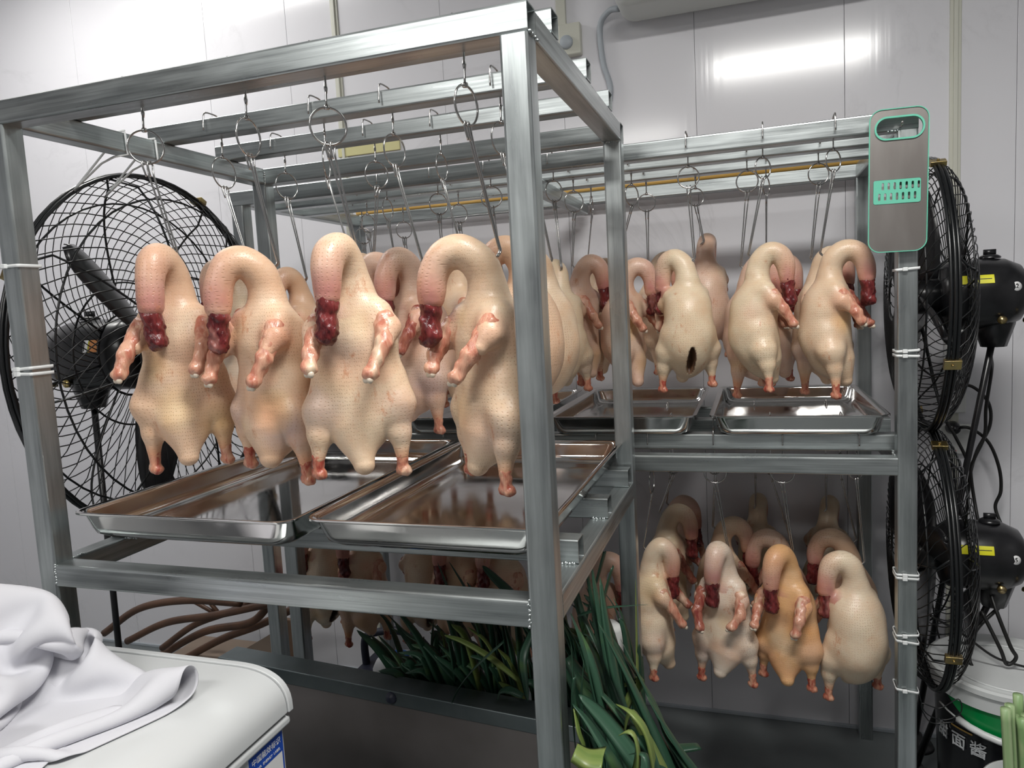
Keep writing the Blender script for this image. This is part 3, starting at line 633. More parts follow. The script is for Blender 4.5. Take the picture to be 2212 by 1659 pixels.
# lower row of the back rack
station('L', 1408, 1040, 10, 50, 1390, 1180, 'cream lower duck directly right of the rear post, seen side-on', -78, -82, tone='pale', seed=60, res=.0042, neck=.75)
station('L', 1545, 1020, 46, 46, 1572, 1180, 'white-cream lower duck with small dark neck end, back to room', 12, 30, tone='white', seed=62, res=.0042, neck=.8)
station('L', 1690, 1018, 50, 50, 1712, 1188, 'strongly orange lower duck with dark red neck end', 20, 34, tone='orange', seed=64, res=.0042)
station('L', 1850, 1010, 30, 50, 1868, 1212, 'plump pale lower duck beside the zip-tied post, breast to room', 150, 75, tone='pale', seed=66, res=.0042, fat=1.08)
station('L', 1300, 1050, 40, 46, 1270, 1210, 'pinkish lower duck between the scallions and the rear post', -60, -80, tone='pink', seed=68, res=.005)
for i, (u, rel_, bd) in enumerate(((705, 150, 60), (795, 10, 60), (895, 170, -120), (1005, 30, 60), (1100, 20, 60))):
    station('L', u-22, 1085, 40, 44, u, 1128+i*6, ['lower duck at the far left seen under the left tray', 'second lower duck from left seen under the trays', 'third lower duck from left seen under the trays', 'fourth lower duck from left seen under the right tray', 'lower duck seen under the right tray beside the corner post'][i], rel_, bd, seed=70+i, res=.0062, tone=['pale', 'peach', 'cream', 'peach', 'cream'][i], slit=i in (0, 2))
station('L2', 1455, 1005, 30, 38, 1425, 1105, 'yellowish lower duck behind the first, wing stub hanging low', -75, -80, tone='yellow', seed=80)
station('L2', 1545, 1005, 30, 38, 1540, 1135, 'tall lower duck behind the white-cream one, neck curving right', -110, -95, tone='cream', seed=82, neck=1.1)
station('L2', 1665, 1005, 20, 38, 1708, 1165, 'pinkish lower duck behind the orange one, neck curving left', 80, 88, tone='pink', seed=84, neck=1.2)
station('L2', 1815, 1000, 20, 38, 1850, 1165, 'lower duck behind the plump pale one, dark neck end left', 90, 88, tone='peach', seed=86, neck=1.25)
station('L3', 1632, 1000, 20, 34, 1632, 1092, 'lower duck at the wall between the white-cream and orange ones', 178, -170, tone='yellow', seed=88)
station('L3', 1784, 1000, 20, 34, 1785, 1098, 'lower duck at the wall left of the plump pale one', 178, -170, tone='yellow', seed=90)
station('L3', 1448, 1003, 20, 34, 1440, 1085, 'reddish lower duck at the wall behind the yellowish one', -60, -80, tone='pink', seed=92)
# ------------------------------------------------------------------ fans
def fan(c, yaw, r, name_label, tie_pts=None, sticker='yellow', num=None, stand=None, blade0=0.5, ml=1.0, depth=.17):
    """c = centre of the cage; air leaves along the local +X axis"""
    t = thing('industrial_fan', (c[0], c[1], 0), name_label, 'fan', 'black industrial fans')
    X = Vector((math.cos(yaw), math.sin(yaw), 0)); Y = Vector((-math.sin(yaw), math.cos(yaw), 0)); Z = Vector((0, 0, 1)); c = Vector(c)
    def p(x, rad, a): return c+X*x+(Y*math.cos(a)+Z*math.sin(a))*rad
    b = MB(); 
    for dx, rr in ((-.008, r), (.008, r), (0, r+.002)): b.ring(c+X*dx, rr, .0042, X, 64, 6)
    b.build('cage_rim', M['blackm'], t)
    def prof(u, s_): # u 0..1 from centre to rim
        return s_*depth*.5*min(1, (1-u**4.5))**.6
    for s_, nm, hub in ((1, 'front_grille', .055), (-1, 'rear_grille', .10)):
        b = MB(); n = 64
        for i in range(n):
            a0 = 2*PI*i/n; P = []
            for k in range(13):
                u = hub/r+(1-hub/r)*k/12; P.append(p(prof(u, s_), u*r, a0+s_*1.15*(u**1.1)))
            b.sweep(P, .0013, 4, cap=False)
        for i in range(8):
            a0 = 2*PI*i/8+.2; P = [p(prof(hub/r+(1-hub/r)*k/12, s_)-s_*.003, (hub/r+(1-hub/r)*k/12)*r, a0+ (.10 if k == 12 else 0)) for k in range(13)]; b.sweep(P, .0026, 5)
        for f_ in (.42, .86): b.ring(c+X*(prof(f_, s_)-s_*.003), r*f_, .0024, X, 48, 5)
        b.ring(c+X*prof(hub/r, s_), hub, .003, X, 24, 5)
        b.build(nm, M['blackm'], t)
    for k in range(4):
        a = PI/4+PI/2*k+.35; q = p(0, r+.004, a); b = MB(); rr = (Y*math.cos(a)+Z*math.sin(a)); tt = X.cross(rr)
        V = [q+X*sx*.017+tt*sy*.011+rr*sz*.006 for sz in (-1, 1) for sy in (-1, 1) for sx in (-1, 1)]
        b.add(V, [(0, 2, 3, 1), (4, 5, 7, 6), (0, 1, 5, 4), (2, 6, 7, 3), (0, 4, 6, 2), (1, 3, 7, 5)]); b.lathe([(.0005, .004), (.003, .004), (.0035, 0)], q+rr*.006, rr, 8); b.build('cage_clip', M['brass'], t, bevel=.002)
    # blades: broad root, rounded tip, twisted
    for k in range(3):
        a0 = blade0+2*PI*k/3; V = []; nu, nv = 14, 6
        for i in range(nu+1):
            u = i/nu; rad = .04+(r*.84-.04)*u; wd = (.055+.05*math.sin(PI*min(1, u*.9+.1)))*(1 if u < .86 else max(.15, math.sqrt(max(0, 1-((u-.86)/.14)**2)))); tw = .75-.45*u
            for jv in range(nv+1):
                v = jv/nv-.5; dirn = (Y*math.cos(a0)+Z*math.sin(a0)); tn = (-Y*math.sin(a0)+Z*math.cos(a0))
                V.append(c+X*(-.0)+dirn*rad+tn*wd*v*math.cos(tw)+X*(wd*v*math.sin(tw)+.010*(1-4*v*v)))
        Fc = [(i*(nv+1)+q, i*(nv+1)+q+1, (i+1)*(nv+1)+q+1, (i+1)*(nv+1)+q) for i in range(nu) for q in range(nv)]
        o = mesh_obj('blade', V, Fc, M['black'], t); so = o.modifiers.new('thickness', 'SOLIDIFY'); so.thickness = .003
    b = MB(); b.lathe([(.0, .05), (.03, .045), (.042, .02), (.044, -.03), (.02, -.04), (.02, -.07)], c, X, 24); b.build('hub', M['black'], t)
    m0 = -depth*.5+.02
    b = MB(); b.lathe([(.02, m0+.03), (.07, m0+.028), (.083, m0+.012), (.086, m0-.02), (.087, m0-.10*ml), (.084, m0-.155*ml), (.068, m0-.20*ml), (.04, m0-.222*ml), (.0, m0-.23*ml)], c, X, 40); mh = b.build('motor_housing', M['black'], t)
    b = MB(); q = c+X*(m0-.115*ml)+Z*.086; b.lathe([(.024, 0), (.024, .004), (.016, .009), (.010, .010), (.0, .010)], q, Z, 20)
    b.add([q+X*sx*.013+Y*sy*.004+Z*(.008+sz*.014) for sz in (0, 1) for sy in (-1, 1) for sx in (-1, 1)], [(0, 2, 3, 1), (4, 5, 7, 6), (0, 1, 5, 4), (2, 6, 7, 3), (0, 4, 6, 2), (1, 3, 7, 5)]); b.build('speed_knob', M['black'], mh)
    def patch(nm, m, x0, x1, a0, a1, rad=.0885, par=mh):
        V = [c+X*(x0+(x1-x0)*i/6)+(Y*math.cos(a0+(a1-a0)*k/6)+Z*math.sin(a0+(a1-a0)*k/6))*rad for i in range(7) for k in range(7)]
        mesh_obj(nm, V, [(i*7+k, i*7+k+1, (i+1)*7+k+1, (i+1)*7+k) for i in range(6) for k in range(6)], m, par)
    fr_ = -1 if abs(yaw) > 1.5 else -1
    an = lambda deg: math.atan2(math.sin(deg), math.cos(deg))
    # the side of the motor that faces the room front (-Y world)
    af = math.atan2(0, Y.y*-1) # angle whose direction has negative world y
    s2 = 1 if Y.y < 0 else -1
    aa = lambda e: (e if Y.y < 0 else PI-e)
    if sticker == 'yellow':
        patch('warning_sticker', M['yellow'], m0-.075, m0-.035, aa(.30), aa(.55)); patch('warning_sticker', M['yellow'], m0-.025, m0+.004, aa(.30), aa(.55), .0885)
        patch('sticker_text', M['ink'], m0-.070, m0-.040, aa(.42), aa(.44), .0889)
    else:
        patch('label_sticker', M['paper'], m0-.075, m0-.062, aa(.12), aa(.45)); patch('label_sticker', M['orange'], m0-.058, m0-.035, aa(.12), aa(.45)); patch('label_stripe', M['yellow'], m0-.061, m0-.059, aa(.12), aa(.45)); patch('label_stripe', M['ink'], m0-.074, m0-.071, aa(.15), aa(.42), .0889)
    if num:
        e = aa(.20); dr = Y*math.cos(e)+Z*math.sin(e); q = c+X*(m0-.168*ml)+dr*.0785; b = MB(); b.lathe([(.0, .0012), (.011, .0012), (.0115, -.004)], q, (dr*.93-X*.30), 20); st = b.build('number_sticker', M['paper'], mh)
        nrm = (dr*.93-X*.30).normalized(); xx = Z.cross(nrm); text('sticker_number', num, .015, M['ink'], basis(q+nrm*.0016, xx, Z), st)
    # swivel bracket with knobs and the stand pole
    b = MB(); b.box((-.001, -.001, -.001), (.001, .001, .001)); b = MB(); q = c+X*(m0-.13*ml)
    b.sweep([q+Z*-.02, q-Z*.075, q-Z*.13], [.05, .045, .028], 10); b.build('swivel_bracket', M['black'], t)
    yo = Y*(-1 if Y.y > 0 else 1); g_ = q+yo*.055-Z*.062; b = MB(); b.lathe([(.004, -.02), (.004, .012), (.010, .013), (.010, .02), (.0, .022)], g_, yo, 10); b.build('lock_bolt', M['brass'], t)
    g_ = q-X*.05+yo*.05-Z*.065; b = MB(); b.sweep([g_, g_+yo*.03-X*.028], [.006, .0055], 10); b.build('lock_bolt', M['brass'], t)
    if stand:
        b = MB(); base = Vector(stand); b.sweep([q-Z*.10, q*.5+base*.5, Vector((base.x, base.y, .03))], [.008, .008, .010], 12); b.build('stand_pole', M['black'], t)
        b = MB(); b.lathe([(.0, .04), (.02, .04), (.025, .02), (.05, .01), (.055, 0), (0, 0)], (base.x, base.y, 0), Z, 32); b.build('stand_base', M['black'], t)
    return t, c, X, m0
fan((-.10, .455, 1.360), .04, .408, 'large black fan left of the front rack, blowing on the ducks', sticker='orange', stand=(-.40, .50, 0), blade0=-.75+PI, ml=1.15, depth=.19)
tl, cc, XX, mm = fan((1.652, 1.145, 1.392), PI-.03, .335, 'upper black fan right of the back rack behind the grater', num='2', stand=(1.69, 1.47, 0), ml=.72, blade0=PI/2+.2, depth=.15)
fan((1.655, 1.13, .735), PI-.03, .335, 'lower black fan right of the back rack above the sauce bucket', num='5', stand=(1.66, 1.30, 0), ml=.72, blade0=.4, depth=.15)
# ------------------------------------------------------------------ zip ties
def ztie(x0, x1, y0, y1, z, label, tilt=0, dbl=False):
    V = [(x, y) for x, y in rrect(x0-.003, x1+.003, y0-.003, y1+.003, .005, 3)]; P = [Vector((x, y, z+tilt*(x-x0)+.15*tilt*(y-y0))) for x, y in V]
    t = thing('zip_tie', (x0, y0, z), label, 'zip tie', 'white zip ties on the rack posts')
    b = MB(); n = len(P)
    VV = []
    c_ = Vector(((x0+x1)/2, (y0+y1)/2, 0))
    for q in P:
        o_ = (Vector((q.x, q.y, 0))-c_).normalized()*.0012
        VV += [q+Vector((0, 0, -.0028)), q+o_+Vector((0, 0, -.0028)), q+o_+Vector((0, 0, .0028)), q+Vector((0, 0, .0028))]
    b.add(VV, [(i*4+k, i*4+(k+1) % 4, ((i+1) % n)*4+(k+1) % 4, ((i+1) % n)*4+k) for i in range(n) for k in range(4)]); b.build('strap', M['tie'], t)
    b = MB(); hx = x0+(x1-x0)*.35; zz = z+tilt*(hx-x0); b.box((hx-.005, y0-.009, zz-.004), (hx+.005, y0-.003, zz+.004)); b.build('lock_head', M['tie'], t, bevel=.0012)
def post_z(px, u, v, y): return at(u, v, 1, y).z
for i, (u, v, tl_) in enumerate(((45, 573, .0), (88, 797, .05), (90, 806, -.03))):
    ztie(0, S, 0, S, post_z(0, u, v, 0), ['upper zip tie around the left front post', 'zip tie on left front post, upper of the close pair', 'zip tie on left front post, lower of the close pair'][i], tl_)
for i, (v, tl_) in enumerate(((582, .05), (759, .05), (768, -.05), (1242, .0), (1249, -.02), (1374, .1), (1385, -.1), (1490, -.1))):
    ztie(KX1-S, KX1, KY0, KY0+S, post_z(0, 1960, v, KY0), ['topmost zip tie on the right post just under the grater', 'right post zip tie, upper of the pair at upper tray height', 'right post zip tie, lower of the pair at upper tray height', 'right post zip tie beside the plump lower duck, upper strand', 'right post zip tie beside the plump lower duck, lower strand', 'right post zip tie under the lower fan hub, upper of a pair', 'right post zip tie under the lower fan hub, lower of a pair', 'lowest zip tie on the right post near bucket height'][i], tl_)
def cord_loop(x, y, z, label):
    b = MB(); P = [(x, y-.0, z+.004), (x+.003, y, z+.0005)]
    b.sweep([(S+.003, y, T-.0), (S+.0035, y+.002, T-S-.004), (.02, y-.01, T-S-.008), (-.004, y-.02, T-S-.02), (-.06, y-.03, T-S-.06), (-.09, y-.02, T-S-.07), (-.0042, y-.004, T-S+.01), (-.004, y, T+.003), (S+.003, y, T+.003)], .0022, 6)
    props(b.build('cord', M['tie']), label, 'cord', 'white cords tying the left fan to the rack')
cord_loop(0, .26, 0, 'white cord tied around the left top side beam, nearer one'); cord_loop(0, .34, 0, 'white cord tied around the left top side beam, farther one')
# ------------------------------------------------------------------ grater hung on the right post
gx0, gx1, gz0, gz1, gy = 1.474, 1.586, 1.494, 1.788, .792
gr = thing('grater', ((gx0+gx1)/2, gy, gz0), 'flat steel grater with mint green trim hanging on the right post', 'grater')
gm = basis(((gx0+gx1)/2, gy, (gz0+gz1)/2), (1, 0, -.015), (.012, 0, 1)); hw, hh = (gx1-gx0)/2, (gz1-gz0)/2
out = rrect(-hw, hw, -hh, hh, .024, 8); hole = rrect(-hw+.012, hw-.010, hh-.062, hh-.018, .021, 8); SH = -.057; slot = rrect(-hw+.009, hw-.013, .010+SH, .060+SH, .004, 4)
plate('blade_plate', [rrect(-hw+.002, hw-.002, -hh+.002, hh-.002, .022, 8), rrect(-hw+.0105, hw-.0085, hh-.0635, hh-.0165, .0225, 8), slot], .0022, M['grater'], gm, gr)
plate('plate_trim', [out, rrect(-hw+.0018, hw-.0018, -hh+.0018, hh-.0018, .0222, 8)], .006, M['green'], gm, gr)
plate('handle_trim', [rrect(-hw+.0100, hw-.008, hh-.0640, hh-.016, .023, 8), rrect(-hw+.0135, hw-.0115, hh-.0605, hh-.0195, .020, 8)], .008, M['green'], gm, gr)
holes = []
for k in range(7):
    for r_, off in ((0, .012), (1, .0055)):
        x = -hw+.009+off+.004+k*.0112; z = SH+.012+.027-r_*.0215; holes.append(rrect(x, x+.0045, z, z+.015, .002, 3))
gi = plate('grating_insert', [rrect(-hw+.0095, hw-.0135, .0105+SH, .0595+SH, .004, 4)]+holes, .005, M['green'], gm, gr)
for k in range(7):
    for r_, off in ((0, .012), (1, .0055)):
        x = -hw+.009+off+.004+k*.0112; z = SH+.012+.027-r_*.0215; plate('grating_tooth', [rrect(x+.0002, x+.0043, z+.002, z+.008, .0008, 2)], .0012, M['grater'], gm, gi)
b = MB(); b.sweep([(1.537, .812, 1.752), (1.537, .790, 1.752), (1.537, .780, 1.758)], .0022, 8); props(b.build('hanging_nail', M['wire']), 'steel nail holding the grater on the right post', 'nail')
# ------------------------------------------------------------------ wall sockets, plugs and cables
t = thing('power_strip', (1.80, WY, 1.13), 'white vertical power strip behind the upper fan', 'power strip')
b = MB(); b.box((1.775, WY-.030, 1.04), (1.830, WY-.0005, 1.30)); b.build('strip_body', M['plastic'], t, bevel=.005, seg=3)
t = thing('wall_socket', (1.81, WY, .97), 'white square wall socket with a red light below the power strip', 'socket')
b = MB(); b.box((1.762, WY-.022, .915), (1.848, WY-.0005, 1.005)); so = b.build('socket_plate', M['plastic'], t, bevel=.005, seg=3)
b = MB(); b.box((1.800, WY-.024, .922), (1.806, WY-.021, .928)); b.build('indicator_light', M['sign_red'], so, smooth=False)
def cable(P, label, r=.0048):
    b = MB(); b.sweep(smoothpath(P, 8), r, 8); return b
def atw(u, v, y): return at(u, v, 1, y)
Y1 = 1.40
for P, lab in (
  ([(2058, 832, 1.48), (2100, 835, 1.44), (2135, 870, 1.44), (2138, 920, 1.44), (2110, 975, 1.44), (2095, 1030, 1.44), (2088, 1100, 1.44), (2068, 1160, 1.42), (2050, 1200, 1.42)], 'black fan cable from the upper plug down to the lower fan'),
  ([(2060, 925, 1.49), (2095, 925, 1.45), (2135, 955, 1.45), (2158, 1010, 1.45), (2162, 1060, 1.45), (2150, 1095, 1.45), (2165, 1140, 1.43), (2178, 1190, 1.40)], 'black cable from the wall socket hanging at the far right'),
  ([(2122, 688, 1.16), (2140, 770, 1.30), (2142, 800, 1.40), (2130, 880, 1.42), (2127, 940, 1.42), (2105, 990, 1.42), (2097, 1020, 1.42), (2108, 1100, 1.40), (2125, 1180, 1.30), (2140, 1280, 1.10), (2180, 1390, 1.05), (2195, 1420, 1.05), (2175, 1435, 1.05), (2160, 1400, 1.05), (2120, 1320, 1.08)], 'long black cable dropping from the upper fan motor past both fans'),
  ([(1990, 700, 1.30), (2010, 790, 1.35), (2035, 890, 1.42), (2062, 940, 1.42), (2085, 985, 1.42), (2092, 1010, 1.42)], 'black cable slanting behind the upper fan cage'),
  ([(2010, 1330, 1.05), (2080, 1370, 1.05), (2150, 1420, 1.05), (2230, 1445, 1.05)], 'thin black cable crossing the white bucket lid'),
  ([(2160, 1310, 1.12), (2110, 1360, 1.10), (2095, 1410, 1.08), (2100, 1440, 1.06), (2140, 1490, 1.06), (2180, 1530, 1.06)], 'black cable curling down across the white bucket')):
    b = cable([atw(*p) for p in P], lab, .0046 if 'thin' not in lab else .0030); props(b.build('power_cable', M['cable']), lab, 'cable', 'black power cables of the fans')
for u, v, lab in ((2058, 832, 'black plug in the power strip'), (2060, 925, 'black plug in the wall socket above its red light')):
    q = at(u, v, 1, WY-.045); b = MB(); b.lathe([(.0, -.028), (.012, -.026), (.017, -.01), (.020, .012), (.018, .0165), (0, .0165)], q, (0, 1, 0), 20); props(b.build('power_plug', M['black']), lab, 'plug')
# ------------------------------------------------------------------ chest freezer with white coat
FX1, FY1 = .521, -.005
fz = thing('chest_freezer', (.05, -.33, 0), 'white chest freezer in the near left corner with an energy label', 'freezer')
def lidprof(g):
    P = [(-.46, .798), (-.46, .860+g)]+[(x_, .866+g-.006*((.40-x_)/.9)**2) for x_ in (-.3, 0, .2, .36)]
    for a in np.linspace(0, PI/2, 14): P.append((FX1-.10+(.10+g)*math.sin(a)**.80, .800+(.066+g)*math.cos(a)**.72))
    return P+[(FX1+g, .798)]
def extr(name, P, y0, y1, m, par, bev):
    n = len(P); V = [(x_, y, z_) for y in (y0, y1) for x_, z_ in P]
    Fc = [tuple(range(n)), tuple(range(2*n-1, n-1, -1))]+[(k, n+k, n+(k+1) % n, (k+1) % n) for k in range(n)]
    o = mesh_obj(name, V, Fc, m, par); autosmooth(o, 35)
    bb = o.modifiers.new('bevel', 'BEVEL'); bb.width = bev; bb.segments = 3; bb.limit_method = 'ANGLE'; bb.angle_limit = math.radians(50); bb.harden_normals = True
    return o
extr('lid', lidprof(0), -.70, FY1-.0125, M['white'], fz, .002)
extr('lid_rear_lip', lidprof(.0028), FY1-.0118, FY1, M['white'], fz, .0025)
b = MB(); b.box((-.455, -.695, .776), (FX1-.001, FY1-.003, .792)); b.build('body_band', M['white'], fz, bevel=.006, seg=3)
b = MB(); b.box((-.45, -.69, .0), (FX1-.012, FY1-.008, .7775)); bd = b.build('body', M['whiteb'], fz, bevel=.008, seg=3)
b = MB(); b.box((-.445, -.685, .790), (FX1-.014, FY1-.014, .800)); b.build('lid_seal', M['grey'], fz, smooth=False)
LXp = FX1-.0118; ly0, ly1, lz1 = -.104, -.022, .770
b = MB(); b.box((LXp-.0004, ly0, .64), (LXp+.0006, ly1, lz1)); el = b.build('energy_label', M['paper'], fz, smooth=False)
b = MB(); b.box((LXp+.0006, ly0, lz1-.032), (LXp+.0010, ly1, lz1)); b.box((LXp+.0006, ly1-.003, .64), (LXp+.0010, ly1, lz1-.032)); b.box((LXp+.0006, ly0, .64), (LXp+.0010, ly0+.003, lz1-.032)); b.build('label_print', M['blue'], el, smooth=False)
def lt(s_, size, m, y, z, bold=0): text('label_text', s_, size, m, basis((LXp+.0014, y, z), (0, 1, 0), (0, 0, 1)), el, .0002, bold)
lt('中国能效标识', .0118, M['paper'], (ly0+ly1)/2, lz1-.0115); lt('CHINA  ENERGY  LABEL', .0062, M['paper'], (ly0+ly1)/2, lz1-.025)
b = MB(); b.box((LXp+.0006, ly0+.026, lz1-.060), (LXp+.0010, ly0+.044, lz1-.040)); b.build('grade_mark', M['labelgreen'], el, smooth=False); lt('1', .017, M['paper'], ly0+.033, lz1-.051); lt('级', .008, M['paper'], ly0+.041, lz1-.0535)
lt('能效', .007, M['ink'], ly0+.014, lz1-.050)
# ------------------------------------------------------------------ crumpled white coat (small cloth relaxation)
def coat():
    rs = np.random.RandomState(5); nx, ny = 84, 74; sp = .0108; u, v = np.meshgrid(np.arange(nx), np.arange(ny), indexing='ij')
    cx, cy = .115, -.135
    X = (u-nx/2)*sp; Yv = (v-ny/2)*sp
    X0 = cx+X*.60+.035*np.sin(Yv*17+.6); Y0 = cy+Yv*.60+.030*np.sin(X*15+1.4)
    zz = np.zeros_like(X)
    for k in range(12):
        a = rs.uniform(0, PI); f_ = rs.uniform(14, 46); ph = rs.uniform(0, 6.28); zz += .9/f_*np.sin((X*math.cos(a)+Yv*math.sin(a))*f_+ph)
    rr = np.sqrt(((X0-cx+.06)/.24)**2+((Y0-cy-.02)/.20)**2)
    Z0 = .915+zz*1.0+.09*np.exp(-rr**2*1.6)
    P = np.stack([X0, Y0, Z0], -1); Q = P.copy()
    def con(P, a, b_, L, k):
        A, B = P[a], P[b_]; d = B-A; l = np.sqrt((d**2).sum(-1, keepdims=True))+1e-9; c_ = d*(1-L/l)*.5*k; P[a] = A+c_; P[b_] = B-c_
    S_ = slice
    prs = []
    for st, k, L in ((1, 1, sp), (2, .5, 2*sp), (4, .25, 4*sp*.985)):
        for ph in range(2):
            i = np.arange(nx-st); i = i[(i//st) % 2 == ph]; prs.append(((i[:, None], np.arange(ny)[None]), ((i+st)[:, None], np.arange(ny)[None]), L, k))
            i = np.arange(ny-st); i = i[(i//st) % 2 == ph]; prs.append(((np.arange(nx)[:, None], i[None]), (np.arange(nx)[:, None], (i+st)[None]), L, k))
    for ph in range(2):
        i = np.arange(nx-1); i = i[i % 2 == ph]; jj = np.arange(ny-1); prs.append(((i[:, None], jj[None]), ((i+1)[:, None], (jj+1)[None]), sp*1.414, .6)); prs.append(((i[:, None], (jj+1)[None]), ((i+1)[:, None], jj[None]), sp*1.414, .6))
    base = np.clip(.06-np.sqrt(((P[..., 0]-cx+.02)**2)/.10+((P[..., 1]-cy-.03)**2)/.06)*.055, 0, 1)
    for it in range(75):
        N_ = P+(P-Q)*.90; N_[..., 2] -= .00045; Q = P; P = N_
        for _ in range(3):
            for a, b_, L, k in prs: con(P, a, b_, L, k)
        hx, hy = P[..., 0], P[..., 1]
        fl = np.where((hx < FX1) & (hy < FY1+.01), .8695, -1)+.13*np.clip(1-np.sqrt(((hx-.06)/.24)**2+((hy+.05)/.16)**2), 0, 1)**.6
        low = P[..., 2] < fl; P[..., 2] = np.where(low, fl, P[..., 2])
        P[..., 0] = np.where(low, Q[..., 0]*.7+P[..., 0]*.3, P[..., 0]); P[..., 1] = np.where(low, Q[..., 1]*.7+P[..., 1]*.3, P[..., 1])
        P[..., 1] = np.minimum(P[..., 1], -.006); P[..., 2] = np.maximum(P[..., 2], .8695)
    V = P.reshape(-1, 3); Fc = [(i*ny+k, (i+1)*ny+k, (i+1)*ny+k+1, i*ny+k+1) for i in range(nx-1) for k in range(ny-1)]
    o = mesh_obj('white_coat', V, Fc, M['cloth']); ss = o.modifiers.new('smooth', 'SUBSURF'); ss.levels = 1; ss.render_levels = 1
    so = o.modifiers.new('thickness', 'SOLIDIFY'); so.thickness = .0012; so.offset = 1
    return props(o, 'crumpled white cotton coat lying on the chest freezer lid', 'coat')
coat()
# ------------------------------------------------------------------ stainless sink under the front rack
sk = thing('steel_sink', (.5, .5, 0), 'dull stainless sink trough under the front rack holding scallions', 'sink')
a0 = Vector((-.04, .463, .60)); a1 = Vector((.905, .364, .60)); ex = (a1-a0).normalized(); ey = Vector((-ex.y, ex.x, 0)); L_ = (a1-a0).length
def P_(x, y, z): return a0+ex*x+ey*y+Vector((0, 0, z-.60))
def obox(b, x0, x1, y0, y1, z0, z1):
    b.add([P_(x, y, z) for z in (z0, z1) for y in (y0, y1) for x in (x0, x1)], [(0, 2, 3, 1), (4, 5, 7, 6), (0, 1, 5, 4), (2, 6, 7, 3), (0, 4, 6, 2), (1, 3, 7, 5)])
b = MB(); obox(b, 0, L_, 0, .065, .566, .60); b.build('rim_front', M['sinktop'], sk, bevel=.003)
b = MB(); obox(b, 0, L_, .235, .241, .30, .42); b.build('rear_wall', M['sinktop'], sk, bevel=.001)
b = MB(); obox(b, 0, .006, .0125, .2345, .30, .42); b.build('side_wall', M['sinktop'], sk, bevel=.001); b = MB(); obox(b, L_-.006, L_, .0125, .2345, .30, .42); b.build('side_wall', M['sinktop'], sk, bevel=.001)
b = MB(); obox(b, .01, L_-.01, .006, .012, .0, .568); b.build('front_panel', M['sink'], sk, bevel=.001)
b = MB(); obox(b, .02, L_-.02, .03, .27, .36, .372); b.build('basin_floor', M['sinktop'], sk, smooth=False)
b = MB(); q = P_(.51, -.0, .585); b.lathe([(.0, -.008), (.010, -.007), (.014, 0), (.011, .006), (0, .008)], q, (0, -1, .3), 12); props(b.build('drain_clump', M['navy']), 'small dark clump stuck on the sink rim', 'clump')
# ------------------------------------------------------------------ scallions
WK = [1.25]
def leaf(P, wd, m, parent, rnd, fold=.45, tip=True, blunt=False):
    wd *= WK[0]; P = smoothpath(P, 7); fr = frames(P); n = len(fr); V = []; U = []; Lc = 0; tw = rnd.uniform(-.5, .5)
    for i, (p, t_, a, b_) in enumerate(fr):
        u = i/(n-1); Lc += (p-fr[i-1][0]).length if i else 0
        w_ = wd*(min(1, .55+u*1.6) if not blunt else 1)*((1-u)**.55 if tip else 1)+.0006
        th = tw*u; a2 = a*math.cos(th)+b_*math.sin(th); b2 = b_*math.cos(th)-a*math.sin(th); f_ = fold*(1-.5*u)
        for k, (x, y) in enumerate(((-1, .0), (-.55, -.30), (0, -.5), (.55, -.30), (1, 0), (.55, -.18), (0, -.36), (-.55, -.18))):
            V.append(p+a2*x*w_*math.cos(f_)+b2*(y*w_*1.0*f_*1.6)); U.append((Lc, k*.012))
    Fc = [(i*8+k, i*8+(k+1) % 8, (i+1)*8+(k+1) % 8, (i+1)*8+k) for i in range(n-1) for k in range(8)]+[tuple(range(7, -1, -1)), tuple((n-1)*8+k for k in range(8))]
    return mesh_obj('leaf', V, Fc, m, parent, U)
def scallion(base, leaves, label, group, rnd):
    t = thing('scallion', base, label, 'scallion', group)
    for P, wd, m in leaves: leaf(P, wd, m, t, rnd)
    return t
rnd = random.Random(21)
WK[0] = 1.6
# pile in the sink (leaf ends point up and to the left)
k = 0
for i in range(54):
    x = .37+.58*(i/53)+rnd.uniform(-.03, .03); yb = rnd.uniform(.47, .60); bz = rnd.uniform(.56, .62)
    bx, by = x+rnd.uniform(.06, .14), yb+.02; base = Vector((min(bx, .985), by, .40)); lv = []
    for q in range(3):
        hgt = rnd.uniform(.22, .42) if x > .5 else rnd.uniform(.18, .32); lean = rnd.uniform(-.16, .01); dy = rnd.uniform(-.06, .05)
        lv.append(([base, base+Vector((lean*.25, dy*.3, hgt*.4)), base+Vector((lean*.6, dy*.7, hgt*.8)), base+Vector((lean, dy, hgt))+Vector((0, 0, rnd.uniform(-.05, .02)))], rnd.uniform(.012, .019), M['leafy'] if rnd.random() < .10 else M['leaf']))
    yl = any(m_ is M['leafy'] for _, _, m_ in lv); pt_ = ('left end', 'middle', 'right end')[min(2, i*3//54)]
    scallion(base, lv, ('scallion with a yellowing leaf in the sink heap, ' if yl else 'dark green scallion leaning in the sink heap, ')+pt_+' of the heap', 'scallions heaped in the steel sink', rnd)
